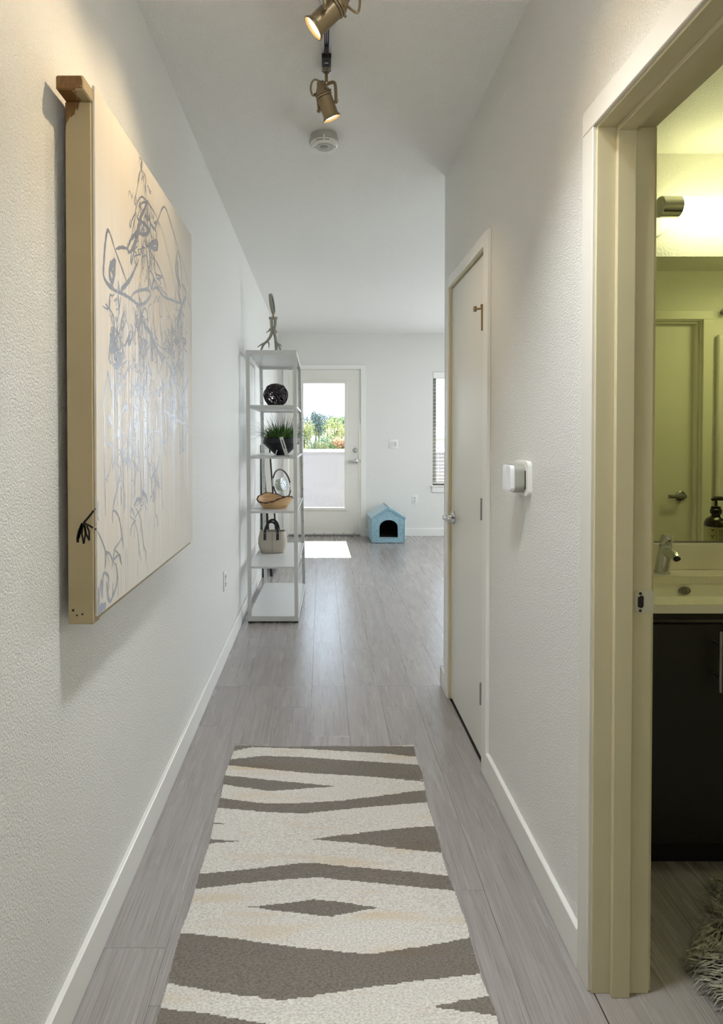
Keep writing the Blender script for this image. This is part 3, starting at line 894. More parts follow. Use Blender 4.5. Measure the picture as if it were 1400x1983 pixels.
# ---- fill lamps added outside the frame
def fill_ceiling_lamp(x, y, r, watts, color, label, dome=8.0):
    t = thing('fill_ceiling_lamp', label, 'ceiling lamp', (x, y, H))
    b = MB(); b.lathe([(0, 0), (r + .012, 0), (r + .012, -.02), (r, -.024), (0, -.024)], (x, y, H), n=40); b.build('base', 'satin', t)
    b = MB(); b.lathe([(r - .004, -.022), (r - .01, -.05), (r * .7, -.085), (r * .35, -.1), (0, -.104)], (x, y, H), n=40); b.build('diffuser', glow('fill_diffuser', color, dome), t)
    ld = bpy.data.lights.new('fill_ceiling_light', 'AREA')
    ld.shape = 'DISK'
    ld.size = r * 2
    ld.energy = watts
    ld.color = color
    lo = bpy.data.objects.new('fill_ceiling_light', ld)
    COL.objects.link(lo)
    lo.location = (x, y, H - .11)
    return t
def downlight(x, y, watts, color, label):
    t = thing('fill_downlight', label, 'ceiling lamp', (x, y, H))
    b = MB(); b.lathe([(.046, .0), (.064, .0), (.064, -.003), (.060, -.006), (.048, -.004)], (x, y, H), n=40, closed=True); b.build('trim_ring', 'plastic', t)
    b = MB(); b.lathe([(0, -.0005), (.047, -.0005), (.047, -.0025), (0, -.0025)], (x, y, H), n=40); b.build('lens', glow('fill_downlight_lens', color, 14.0), t)
    ld = bpy.data.lights.new('fill_downlight_beam', 'SPOT')
    ld.energy, ld.color = watts, color
    ld.spot_size, ld.spot_blend, ld.shadow_soft_size = radians(96), .85, .09
    lo = bpy.data.objects.new('fill_downlight_beam', ld)
    COL.objects.link(lo)
    lo.location = (x, y, H - .012)
    return t
downlight(.17, 1.27, W_FILL_DOWNLIGHT, (.90, .95, 1.0), 'added recessed fill downlight in the hall ceiling, out of the picture')  # added fill from above, brightens rug and lower walls
fill_ceiling_lamp(2.3, 5.6, .24, W_FILL_LIVING, (.93, .97, 1), 'added fill ceiling lamp in the living room out of view', 16.0)  # added fill, brightens the living room end

# ---- uplight added behind the camera as fill for the near ceiling
tf = thing('fill_uplight', 'uplight floor lamp added as fill behind the camera', 'floor lamp', (.40, -.62, 0))
b = MB(); b.lathe([(0, 0), (.13, 0), (.13, .012), (.03, .025), (0, .025)], (.40, -.62, 0), n=32); b.build('base', 'satin', tf)
b = MB(); b.cyl((.40, -.62, .02), (.40, -.62, 1.74), .012, n=16); b.build('pole', 'satin', tf)
b = MB(); b.lathe([(0, 1.735), (.04, 1.74), (.13, 1.80), (.15, 1.84), (.146, 1.84), (.125, 1.805), (.04, 1.75), (0, 1.745)], (.40, -.62, 0), n=40); b.build('bowl', 'plastic', tf)
ld = bpy.data.lights.new('fill_uplight_bulb', 'POINT')
ld.energy, ld.color, ld.shadow_soft_size = W_FILL_UPLIGHT, (.96, .98, 1.0), .04
lo = bpy.data.objects.new('fill_uplight_bulb', ld)
COL.objects.link(lo)
lo.location = (.40, -.62, 1.83)

# ---- smoke detector
sm = thing('smoke_detector', 'round white smoke detector on the hall ceiling behind the spotlights', 'smoke detector', (.010, 2.79, H))
c = (.010, 2.79, H)
b = MB()
b.lathe([(0, 0), (.060, 0), (.061, -.020), (.067, -.023), (.067, -.032), (.061, -.035)], c, n=48)
b.build('mounting_base', 'plasticgrey', sm)
b = MB(); b.lathe([(.0, -.034), (.0605, -.034), (.060, -.050), (.056, -.0545), (.030, -.056), (0, -.056)], c, n=48); bd = b.build('cover', 'plastic', sm)
b = MB(); b.box(c[0] - .0035, c[0] + .0035, c[1] - .0695, c[1] - .060, H - .036, H - .027, .001); b.build('locking_tab', 'plastic', sm)
b = MB(); b.lathe([(.012, -.0555), (.040, -.0555), (.040, -.0575), (.012, -.0575)], (c[0] + .004, c[1] - .008, H), n=40, closed=True); b.build('sensor_ring', 'plasticgrey', bd)
b = MB(); b.lathe([(0, -.056), (.017, -.056), (.016, -.060), (.008, -.062), (0, -.062)], (c[0], c[1] - .014, H), n=28); b.build('test_button', mat('button_grey', (150, 150, 148), .3), sm)
b = MB()
b.box(c[0] + .007, c[0] + .0095, c[1] - .001, c[1] + .005, H - .0592, H - .0572)
for k in range(3):
    b.box(c[0] + .040 + .004 * k, c[0] + .043 + .004 * k, c[1] - .014, c[1] - .009, H - .0562, H - .0546)
    b.box(c[0] - .046 + .004 * k, c[0] - .043 + .004 * k, c[1] - .006, c[1] - .001, H - .0562, H - .0546)
for k in range(9):
    a = -pi / 2 - .55 + .11 * k
    if k != 5:
        p = Vector((c[0] + .0606 * cos(a), c[1] + .0606 * sin(a), H - .044))
        b.obox(p, (Vector((-sin(a), cos(a), 0)), Vector((cos(a), sin(a), 0)), Vector((0, 0, 1))), (.0026, .0004, .0022))
b.build('printing', mat('grey_print', (112, 112, 108), .6), bd, label='small dark print', kind='stuff')

# ================================================================== WALL FITTINGS
def outlet(name, label, cat, org, ux, nx, kind='outlet'):
    """plate on a wall: ux runs along the wall, nx points into the room"""
    U, N, Z = Vector(ux), Vector(nx), Vector((0, 0, 1))
    O = Vector(org)
    P = lambda u, v, w: O + U * u + Z * v + N * w
    t = thing(name, label, cat, org)
    hw = .058 if kind == 'switch' else .036
    b = MB(); b.obox(P(0, 0, .003), (U, N, Z), (hw, .003, .058), .0025, 2); pl = b.build('cover_plate', 'plastic', t)
    if kind == 'outlet':
        for sz in (-.021, .021):
            b = MB(); b.obox(P(0, sz, .0065), (U, N, Z), (.0165, .0015, .0145), .004, 2); rc = b.build('receptacle', 'plasticlow', t)
            b = MB()
            for du in (-.006, .006):
                b.obox(P(du, sz + .003, .0082), (U, N, Z), (.0011, .0006, .0045))
            b.obox(P(0, sz - .007, .0082), (U, N, Z), (.0022, .0006, .0022))
            b.build('slot', 'dark', rc)
    else:
        b = MB(); b.obox(P(-.023, 0, .0065), (U, N, Z), (.0165, .0015, .033), .002); b.build('rocker_switch', 'plasticlow', t)
        b = MB(); b.obox(P(.023, 0, .0065), (U, N, Z), (.0165, .0015, .033), .002); rc = b.build('dimmer', 'plasticlow', t)
        b = MB(); b.obox(P(.023, .004, .009), (U, N, Z), (.004, .003, .014), .001); b.obox(P(.023, -.022, .0085), (U, N, Z), (.006, .001, .004)); b.build('toggle', 'plasticgrey', rc)
    b = MB(); b.cyl(P(0, 0, .005), P(0, 0, .0072), .003, n=10); b.build('screw', 'screw', pl)
    return t
outlet('wall_outlet', 'white outlet low on the left hall wall below the painting', 'outlet', (XL, 3.625, .466), (0, 1, 0), (1, 0, 0))
outlet('wall_outlet', 'white outlet low on the far wall above the blue pet house', 'outlet', (1.224, YB, .482), (1, 0, 0), (0, -1, 0))
outlet('light_switch', 'white double switch plate on the far wall right of the glazed door', 'light switch', (.945, YB, 1.212), (1, 0, 0), (0, -1, 0), 'switch')

fa = thing('alarm_strobe', 'white wall alarm with clear strobe lens on the right hall wall', 'alarm', (XR, 1.948, 1.18))
b = filled(rrect(1.885, 2.012, 1.128, 1.233, .016), [], .011, lambda u, v, w: (XR - .0065 + w, u, v), .0015); b.build('back_plate', 'plastic', fa)
b = filled(rrect(1.905, 1.995, 1.139, 1.222, .022, 6), [], .028, lambda u, v, w: (XR - .012 - .016 + w, u, v), .003); b.build('housing', mat('housing_shaded_grey', (158, 158, 148), .4), fa)  # shade of the near side is put into this grey
lensm = mat('clear_lens', (238, 240, 244), .15, .0)
lensm.node_tree.nodes['Principled BSDF'].inputs['Coat Weight'].default_value = .6
b = filled(rrect(1.912, 1.992, 1.142, 1.219, .012), [], .013, lambda u, v, w: (XR - .0495 + w, u, v), .002); ln = b.build('strobe_lens', lensm, fa)
b = MB(); b.tube([(XR - .047, 1.955, 1.160), (XR - .047, 1.955, 1.203)], .008, 12); b.build('flash_tube', 'steel', ln)
b = MB(); b.box(XR - .044, XR - .041, 1.926, 1.984, 1.150, 1.212); b.build('reflector', mat('reflector', (206, 208, 214), .25, .8), ln)
b = MB(); b.box(XR - .0165, XR - .0125, 1.9005, 1.903, 1.148, 1.205); b.build('seam', 'dark', fa)

# ================================================================== PAINTING
pt = thing('painting', 'large cream panel painting with dripping silver line drawing on the left wall', 'painting', (-.52, 1.85, .90))
def paint_cream():
    m, n, l, b = newmat('painting_ground')
    g = pos(n)
    st = noise(n, l, 1, 4, mapped(n, l, g, (1, 42, 1.1)), .6)
    sp_ = n.new('ShaderNodeSeparateXYZ'); l.new(g, sp_.inputs[0])
    band = ramp(n, l, math_node(n, l, 'MULTIPLY', math_node(n, l, 'SUBTRACT', sp_.outputs[2], .9), .8), [(.0, (0, 0, 0)), (.2, (.3,) * 3), (.5, (.6,) * 3), (.75, (.1,) * 3)])
    k = math_node(n, l, 'MULTIPLY', ramp(n, l, st.outputs[0], [(.42, (0,) * 3), (.66, (1,) * 3)]), band)
    cl = noise(n, l, 3.2, 3, g)
    base = mixc(n, l, cl.outputs[0], lin((205, 198, 186)), lin((212, 206, 196)))
    l.new(mixc(n, l, k, base, lin((196, 168, 138))), b.inputs['Base Color'])
    b.inputs['Roughness'].default_value = .5
    bump(n, l, b, st.outputs[0], .12, .001)
    return m
def board_paint():
    """cream board with bare brown wood at its upper corner and on the end grain of the top bar"""
    m, n, l, b = newmat('shaded_board_paint')
    g = pos(n)
    sp_ = n.new('ShaderNodeSeparateXYZ'); l.new(g, sp_.inputs[0])
    nz = noise(n, l, 170, 3, mapped(n, l, g, (1, 1, .35)))
    nn = math_node(n, l, 'MULTIPLY', math_node(n, l, 'SUBTRACT', nz.outputs[0], .5), .03)
    x = math_node(n, l, 'ADD', sp_.outputs[0], nn)
    low = math_node(n, l, 'MULTIPLY', math_node(n, l, 'SUBTRACT', 2.029, sp_.outputs[2]), .62)
    f1 = math_node(n, l, 'LESS_THAN', math_node(n, l, 'ADD', x, low), -.518)
    isz = math_node(n, l, 'GREATER_THAN', sp_.outputs[2], 1.95)
    f1 = math_node(n, l, 'MULTIPLY', f1, isz)
    ye = math_node(n, l, 'LESS_THAN', sp_.outputs[1], 1.2968)
    f2 = math_node(n, l, 'MULTIPLY', math_node(n, l, 'LESS_THAN', x, -.4965), ye)
    ff = math_node(n, l, 'MAXIMUM', f1, f2)
    dirt = noise(n, l, 7, 4, g)
    cream = mixc(n, l, dirt.outputs[0], lin((172, 155, 120)), lin((156, 139, 104)))  # cream darkened: shade on the board is put into its colour
    brn = mixc(n, l, nz.outputs[0], lin((74, 48, 14)), lin((134, 94, 42)))
    l.new(mixc(n, l, ff, cream, brn), b.inputs['Base Color'])
    b.inputs['Roughness'].default_value = .55
    return m
BP = board_paint()
x0, xf = -.552, -.496
py0, py1, pz0, pz1 = 1.343, 2.344, .905, 2.068
b = MB(); b.box(xf, -.490, py0 + .006, py1, pz0 + .012, pz1, .0008); face = b.build('panel', paint_cream(), pt)
b = MB(); b.box(x0, xf - .0006, py0, py0 + .036, .901, 2.0295, .0015); sb = b.build('side_board', BP, pt)
b = MB(); b.box(x0, xf - .0006, py1 - .040, py1 - .004, .905, 2.0295, .0015); b.build('side_board', BP, pt)
b = MB(); b.box(x0, xf + .002, 1.296, py0 + .02, 2.030, 2.060, .003); b.box(x0, xf - .002, py0 + .02, py1, 2.030, 2.060, .002); b.build('top_bar', BP, pt, label='top bar ending in a block of bare brown wood')
b = MB(); b.box(x0, xf - .001, py0 + .036, py1 - .04, .906, .94); b.build('bottom_bar', BP, pt)
for hx, hz, hr in ((-.541, .932, .0030), (-.533, .921, .0022), (-.521, .9235, .0024)):
    b = MB(); b.cyl((hx, py0 - .0004, hz), (hx, py0 + .001, hz), hr, n=10); b.build('nail_hole', 'dark', sb)
b = MB()
for w, pts in FLOWER:
    for (xa, za), (xb, zb) in zip(pts, pts[1:]):
        p0, p1 = Vector((xa / 1000, py0 - .0004, za / 1000)), Vector((xb / 1000, py0 - .0004, zb / 1000))
        d = p1 - p0
        if d.length > 1e-5:
            d.normalize()
            s = Vector((d.z, 0, -d.x)) * w / 3000
            e = d * w / 9000
            b.quad(p0 - s - e, p0 + s - e, p1 + s + e, p1 - s + e)
b.build('flower_drawing', 'blackmatte', sb, smooth=0, label='black ink flower', fix=False)
# silver strokes: ribbons of paint lying on the panel, each stroke smoothed
def ribbon(q, pts, w, lift, taper=True):
    P = [Vector((0, 1.343 + u, .915 + v)) for u, v in pts]
    n = len(P)
    prev = None
    for i in range(n):
        t = (P[min(i + 1, n - 1)] - P[max(i - 1, 0)])
        t = t.normalized() if t.length > 1e-7 else Vector((0, 0, -1))
        f = 1.0 if not taper else (.45 + .55 * min(1, 4 * min(i, n - 1 - i) / max(1, n - 1)))
        f *= 1 + .22 * sin(i * 2.1 + w)
        s = Vector((0, t.z, -t.y)) * max(w, 3.2) / 1900 * f
        def clampp(v):
            return Vector((-.490 + lift + i * 3e-6, min(max(v.y, py0 + .0075), py1 - .0015), min(max(v.z, pz0 + .013), pz1 - .001)))
        a, c_ = q.bm.verts.new(clampp(P[i] + s)), q.bm.verts.new(clampp(P[i] - s))
        if prev:
            f_ = q.bm.faces.new((prev[0], prev[1], c_, a))
        prev = (a, c_)
r5 = random.Random(21)
b = MB()
for k, (w, pts) in enumerate(STROKES):
    ribbon(b, [(u.x, u.y) for u in smooth_path([(p[0] / 1000, p[1] / 1000) for p in pts])], w, .00016 + .000006 * (k % 40))
# scribbled clusters (panel millimetres): centre, size, number, length
for cu_, cv_, du, dv, num in ((375, 985, 85, 110, 55), (380, 690, 120, 80, 60), (150, 640, 60, 110, 34), (700, 700, 130, 110, 55), (820, 800, 70, 160, 30), (330, 560, 150, 60, 34),
                              (360, 420, 200, 90, 26), (200, 330, 120, 90, 18), (400, 300, 150, 80, 18), (640, 520, 170, 110, 34), (860, 560, 60, 200, 22)):
    for _ in range(num):
        u, v = (cu_ + du * r5.gauss(0, .5)) / 1000, (cv_ + dv * r5.gauss(0, .5)) / 1000
        path = [(u, v)]
        for _k in range(r5.randint(3, 5)):
            u += r5.gauss(0, .012); v -= r5.uniform(-.012, .034)
            path.append((u, v))
        ribbon(b, [(p.x, p.y) for p in smooth_path(path, 4)], r5.choice((2.5, 3, 4, 5)), .00016 + r5.random() * .0003)
b.build('silver_drawing', mat('silver_paint', (150, 152, 160), .30, .65), face, smooth=0, kind='stuff', fix=False, label='silver grey line drawing')
b = MB()
for _ in range(150):
    u = r5.uniform(.10, .965)
    v = r5.uniform(.42, .86) if u > .1 else .5
    L = r5.uniform(.12, .46)
    ribbon(b, [(u, v), (u + r5.uniform(-.002, .002), v - L * .5), (u + r5.uniform(-.003, .003), max(.02, v - L))], r5.choice((1.4, 1.8, 2.4, 3.2)), .00014 + r5.random() * .00008)
b.build('silver_drip', mat('silver_drip_sheen', (226, 229, 235), .32, .35), face, smooth=0, kind='stuff', fix=False)  # drips lightened: window reflections are put into their colour

# ================================================================== RUG
RX0, RX1, RY0, RY1 = -.366, .382, .55, 2.594
rg = thing('runner_rug', 'woven cream and grey zigzag runner rug on the hall floor', 'rug', (0, 1.57, 0))
def inside(poly, x, y):
    c = False
    j = len(poly) - 1
    for i in range(len(poly)):
        xi, yi = poly[i]; xj, yj = poly[j]
        if (yi > y) != (yj > y) and x < (xj - xi) * (y - yi) / (yj - yi) + xi:
            c = not c
        j = i
    return c
NXr, NYr = 136, 560
bbs = [(min(p[1] for p in q), max(p[1] for p in q)) for q in RUGPOLY]
r6 = random.Random(8)
b = MB()
grid = []
def rug_h(x, y):
    e = max(0, (x + .05) / .43)
    h = .0045 + .0012 * sin(y * 9 + x * 3)
    h += e ** 1.5 * (.0075 * (sin(y * 24 + 2 * x) * .5 + .5) * (.5 + .5 * sin(y * 5.1 + 1)) + .002 * sin(y * 51))
    h += max(0, (-x - .15) / .22) * .004 * (sin(y * 19 + 1) * .5 + .5)
    return max(.0035, h)
edge = [(r6.uniform(-.0016, .0016), r6.uniform(-.0016, .0016)) for _ in range(NYr + 1)]
for j in range(NYr + 1):
    y = RY0 + (RY1 - RY0) * j / NYr
    el = .004 * sin(y * 7 + .6) + .002 * sin(y * 23) + edge[j][0]
    er = .006 * sin(y * 5.5) + .003 * sin(y * 19 + 1) + edge[j][1]
    row = []
    for i in range(NXr + 1):
        t = i / NXr
        x = RX0 + el * (1 - t) + (RX1 - RX0 + er * t) * t
        yy = y + (.003 * sin(x * 17 + 1) if j == NYr else 0)
        row.append(b.bm.verts.new((x, yy, rug_h(x, yy))))
    grid.append(row)
for j in range(NYr):
    jit = [r6.gauss(0, .0035) for _ in range(3)]
    for i in range(NXr):
        f = b.bm.faces.new((grid[j][i], grid[j][i + 1], grid[j + 1][i + 1], grid[j + 1][i]))
        c0 = f.calc_center_median()
        x, y = (c0.x + jit[i * 3 // NXr] * 1.6) * 1000, c0.y * 1000
        for q, (ya, yb) in zip(RUGPOLY, bbs):
            if ya <= y <= yb and inside(q, x, y):
                f.material_index = 1
                break
        if c0.y < 1.30 and ((c0.y * 1000 - 900) + abs(c0.x) * 300) % 330 < 120:
            f.material_index = 1
# hem down to the floor
for rowl in ([r[0] for r in grid], [r[-1] for r in grid][::-1], grid[0][::-1], grid[-1]):
    lower = [b.bm.verts.new((v.co.x, v.co.y, .0008)) for v in rowl]
    for k in range(len(rowl) - 1):
        b.bm.faces.new((rowl[k], rowl[k + 1], lower[k + 1], lower[k]))
def wool(name, c1, c2, tan_patch=None):
    m, n, l, bb = newmat(name)
    g = pos(n)
    wv = noise(n, l, 1, 3, mapped(n, l, g, (150, 330, 150)), .65)
    col = ramp(n, l, wv.outputs[0], [(.3, lin(c1)), (.62, lin(c2))])
    if tan_patch:
        sn = noise(n, l, 1, 2, mapped(n, l, g, (2.6, 13, 1)))
        k = ramp(n, l, sn.outputs[0], [(.56, (0,) * 3), (.76, (.7,) * 3)])  # scattered patches of a tan tone
        col = mixc(n, l, k, col, lin(tan_patch))
    l.new(col, bb.inputs['Base Color'])
    bb.inputs['Roughness'].default_value = .95
    bb.inputs['Specular IOR Level'].default_value = .15
    bb.inputs['Sheen Weight'].default_value = .15
    bump(n, l, bb, wv.outputs[0], .8, .003)
    return m
rug = b.build('woven_field', [wool('wool_cream', (176, 170, 160), (229, 224, 217), (206, 184, 148)), wool('wool_grey', (92, 86, 78), (134, 126, 117), (118, 102, 80))], rg, fix=False)

# ================================================================== SHELF UNIT
SX0, SX1, SY0, SY1, SZ = -.531, -.176, 4.335, 5.338, 1.914
def rack(v):
    """the unit stands slightly racked: its far frame leans"""
    k = (v.y - SY0) / (SY1 - SY0)
    lean = 1 - v.z / SZ
    v.x += (.012 * (1 - k) + .040 * k) * lean - .004 * k
def racked(q):
    for v in q.bm.verts:
        rack(v.co)
    return q
sh = thing('shelving_unit', 'tall open white metal shelving unit against the left wall', 'shelf', ((SX0 + SX1) / 2, (SY0 + SY1) / 2, 0))
pw = .027
for yo, dy in ((SY0, 1), (SY1, -1)):
    for xo, dx in ((SX0, 1), (SX1, -1)):
        b = MB()
        b.prism([(xo + dx * u, yo + dy * v, .0125) for u, v in ((0, 0), (pw, 0), (pw, .004), (.004, .004), (.004, pw), (0, pw))], (0, 0, SZ - .0125))
        racked(b).build('post', 'shelf', sh, smooth=0)
for za, zb_ in ((SZ - .028, SZ), (.012, .045)):
    for ya, yb in ((SY0, SY0 + .004), (SY1 - .004, SY1)):
        b = MB(); b.box(SX0 + pw - .003, SX1 - pw + .003, ya + .0005, yb - .0005, za, zb_); racked(b).build('cross_bar', 'shelf', sh)
    for xa, xb in ((SX0, SX0 + .004), (SX1 - .004, SX1)):
        b = MB(); b.box(xa + .0005, xb - .0005, SY0 + pw - .003, SY1 - pw + .003, za, zb_); racked(b).build('side_rail', 'shelf', sh)
SHELF_Z = (1.530, 1.169, .786, .397)
for zt in SHELF_Z:
    b = MB()
    b.box(SX0 + .006, SX1 - .006, SY0 + .006, SY1 - .006, zt - .005, zt)
    for xa, xb in ((SX0 + .005, SX0 + .009), (SX1 - .009, SX1 - .005)):
        b.box(xa, xb, SY0 + .006, SY1 - .006, zt - .014, zt + .001)
    for ya, yb in ((SY0 + .0045, SY0 + .009), (SY1 - .009, SY1 - .0045)):
        b.box(SX0 + .006, SX1 - .006, ya, yb, zt - .014, zt + .0005)
    racked(b).build('shelf_board', 'shelf', sh)
b = MB(); b.box(SX0 + .005, SX1 - .005, SY0 + .005, SY1 - .005, .040, .047); racked(b).build('bottom_board', 'shelf', sh)
b = MB(); b.box(SX0 + .005, SX1 - .005, SY0 + .005, SY1 - .005, SZ - .006, SZ - .001); racked(b).build('top_board', 'shelf', sh)
for xa in (SX0 + .002, SX1 - .025):
    for ya in (SY0 + .002, SY1 - .025):
        b = MB(); b.box(xa, xa + .023, ya, ya + .023, 0, .0125); racked(b).build('foot', 'black', sh)
b = MB()
for zz in (1.72, 1.60, 1.46, 1.28, 1.06, .96, .86, .68, .58, .48, .30, .20):
    for xx in (SX0 + .018, SX1 - .011):
        b.cyl((xx, SY1 - .0052, zz), (xx, SY1 - .0035, zz), .0036, n=8)
racked(b).build('bolt_hole', 'dark', sh, kind='stuff')

# ---- antler magnifying glass on top
ZT = SZ - .001
am = thing('antler_magnifier', 'antler stand with upright round magnifying glass on the shelving unit top', 'ornament', (-.36, 4.62, ZT))
def apx(px, py, Y=4.62):
    return Vector(((px - XV) * Y / F, Y, 1.31 - (py - YH) * Y / F))
antler = mat('antler_grey', (150, 148, 136), .6)
b = MB()
def horn(pts, rs):
    P_ = smooth_path([apx(p[0], p[1]) for p in pts], 4)
    m_ = (len(P_) - 1) / (len(rs) - 1)
    R_s = []
    for i_ in range(len(P_)):
        k_ = min(int(i_ / m_), len(rs) - 2)
        t_ = i_ / m_ - k_
        R_s.append((rs[k_] * (1 - t_) + rs[k_ + 1] * t_) * (1 + .05 * sin(i_ * 2.3)))
    b.tube(P_, R_s, 12)
horn([(525.6, 616), (526, 630), (527, 641), (524, 652), (517.7, 661), (511, 667.5), (505, 681), (503.5, 688.5)], [.0125, .011, .012, .0105, .0095, .009, .006, .003])
horn([(526.5, 635), (521, 641), (515.6, 645)], [.009, .006, .0015])
horn([(513, 664.5), (505, 668.5), (498.4, 673)], [.008, .006, .0015])
horn([(517.7, 661), (521, 666), (520.5, 675)], [.0075, .006, .002])
horn([(533.4, 616), (533, 630), (531, 641), (533.5, 654), (535, 668), (535.5, 680), (537, 688.5)], [.0125, .0115, .012, .011, .0125, .011, .004])
horn([(532.5, 638), (535, 643), (536.5, 646.5)], [.008, .005, .0015])
horn([(535, 662), (540, 669), (544, 680), (546, 688.5)], [.009, .007, .006, .003])
horn([(538, 667), (542.5, 667.5), (545.6, 672)], [.007, .005, .0015])
for px in (525.6, 533.4):
    b.lathe([(0, .006), (.018, .008), (.020, .002), (.013, -.012), (0, -.012)], apx(px, 617), n=14)
b.build('antler', antler, am)
rc, rr = apx(527.2, 589.4), .0715
axn = Vector((.99, -.075, .13)).normalized()
b = MB(); b.lathe([(rr, -.011), (rr + .004, -.009), (rr + .004, .009), (rr, .011), (rr - .006, .009), (rr - .006, -.009)], rc, axn, 44, closed=True); rim = b.build('lens_rim', antler, am)
b = MB(); b.lathe([(0, .004), (rr - .006, .001), (rr - .006, -.001), (0, -.004)], rc, axn, 40); b.build('lens', 'glass', rim)
b = MB(); b.cyl(apx(529.3, 607.5), apx(529.3, 618), .006, .0085, 12); b.sphere(apx(529.4, 611.5), .0075, 10); b.build('neck', 'brass', am)

# ---- ball of dark vines
zb = SHELF_Z[0] + .0005
vb = MB()
rv = random.Random(3)
bc, br = Vector((-.340, 4.60, zb + .086)), .0835
for k in range(40):
    ax = Vector((rv.gauss(0, 1), rv.gauss(0, 1), rv.gauss(0, 1))).normalized()
    u = ax.orthogonal().normalized(); v = ax.cross(u)
    tilt, ph = rv.uniform(-.55, .55), rv.random() * 6.28
    rr_ = br * rv.uniform(.94, 1.05)
    pts = []
    for j in range(22):
        a = 2 * pi * j / 22
        w = rr_ * (1 + .035 * sin(2 * a + ph) + .02 * sin(5 * a + ph))
        o = tilt * .6
        p = u * (cos(a) * sqrt(1 - o * o)) + v * (sin(a) * sqrt(1 - o * o)) + ax * (o + .12 * sin(2 * a + ph))
        p = bc + p.normalized() * w
        p.z = max(p.z, zb + .0048)
        pts.append(p)
    vb.tube(pts, rv.uniform(.0024, .0042), 5, closed=True)
o = vb.build('vine_ball', mat('dark_vine', (52, 42, 46), .6), None, origin=(bc.x, bc.y, zb))
tag(o, 'ball of dark woven vines on the highest shelf under the top', 'ornament')

# ---- bowl of grass
zs = SHELF_Z[1] + .0005
bx, by = -.305, 4.66
pg = thing('potted_grass', 'black flared bowl overflowing with long green grass on the second shelf', 'plant', (bx, by, zs))
b = MB(); b.lathe([(0, 0), (.043, 0), (.046, .004), (.136, .090), (.139, .094), (.128, .128), (.131, .131), (.124, .131), (.121, .127), (.118, .10), (0, .10)], (bx, by, zs), n=48)
b.build('bowl', mat('bowl_black', (22, 24, 32), .42), pg)
gm1 = mat('grass_green', (104, 146, 66), .5); gm2 = mat('grass_dark', (44, 66, 56), .5)
def blade(q, base, d, L, droop, w):
    side = Vector((-d.y, d.x, 0)).normalized() if abs(d.x) + abs(d.y) > 1e-6 else Vector((1, 0, 0))
    p, dv = Vector(base), d.normalized()
    prev = None
    n = 7
    for i in range(n + 1):
        t = i / n
        ww = w * (1 - t ** 1.6) + .00025
        a, c_ = q.bm.verts.new(p + side * ww), q.bm.verts.new(p - side * ww + Vector((0, 0, .0004)))
        if prev:
            q.bm.faces.new((prev[0], prev[1], c_, a))
        prev = (a, c_)
        dv = (dv + Vector((0, 0, -droop / n * (.4 + 1.4 * t)))).normalized()
        p = p + dv * L / n
        p.x = max(p.x, XL + .012)
        if abs(p.y - by) < .4: p.z = max(p.z, zs + .012)
        p.z = min(p.z, SHELF_Z[0] - .02)
rgx = random.Random(9)
b = MB()
for _ in range(760):
    a, rad = rgx.random() * 6.283, .105 * rgx.random() ** .5
    base = (bx + rad * cos(a), by + rad * sin(a), zs + .102)
    out = rgx.uniform(.12, 1.0) * (rad / .105 * .8 + .25)
    blade(b, base, Vector((cos(a) * out, sin(a) * out, 1)), rgx.uniform(.08, .145), rgx.uniform(.2, 1.2), rgx.uniform(.0024, .0040))
b.build('short_grass', gm1, pg, smooth=0, kind='stuff', fix=False)
b = MB()
for _ in range(230):
    a, rad = rgx.random() * 6.283, .1 * rgx.random() ** .5
    base = (bx + rad * cos(a), by + rad * sin(a), zs + .102)
    out = rgx.uniform(.1, 1.5)
    blade(b, base, Vector((cos(a) * out, sin(a) * out, 1)), rgx.uniform(.15, .285), rgx.uniform(.3, 1.7), rgx.uniform(.0014, .0023))
for a in (2.95, 3.3, .1, -.35, .3, -.1, 2.7, -2.9):
    blade(b, (bx + .09 * cos(a), by + .09 * sin(a), zs + .105), Vector((cos(a) * 1.3, sin(a) * 1.3, 1)), .24, 2.6, .0016)
b.build('long_grass', gm2, pg, smooth=0, kind='stuff', fix=False)

# ---- small metal stand in front of the bowl
mx_, my_ = -.283, 4.425
ms = thing('metal_easel', 'small brushed metal stand with slanted slotted arm in front of the grass bowl', 'stand', (mx_, my_, zs))
b = MB(); b.prism([(mx_ - .058, my_ - .05, zs), (mx_ + .058, my_ - .05, zs), (mx_ + .046, my_ + .05, zs), (mx_ - .040, my_ + .05, zs)], (0, 0, .006)); b.build('base_plate', mat('brushed_metal', (176, 180, 184), .35, .7), ms)
P0, P1 = Vector((mx_ + .034, my_ - .01, zs + .006)), Vector((mx_ - .008, my_ + .005, zs + .136))
ay = (P1 - P0).normalized(); ax_ = Vector((1, 0, 0)) - ay * ay.x; ax_.normalize(); an = ax_.cross(ay)
L_ = (P1 - P0).length
b = filled(rrect(-.0125, .0125, 0, L_, .003), [rrect(-.004, .004, .05, L_ - .018, .003)], .004, lambda u, v, w: tuple(P0 + ax_ * u + ay * v + an * w), .0006)
b.build('slotted_arm', mat('arm_metal', (204, 204, 202), .4, .35), ms)
b = MB(); b.tube([(mx_ - .046, my_ - .01, zs + .004), (mx_ - .043, my_ - .01, zs + .022), (mx_ - .037, my_ - .01, zs + .042)], .003, 8); b.sphere((mx_ - .037, my_ - .01, zs + .042), .0035, 8); b.build('peg', 'shelf', ms)

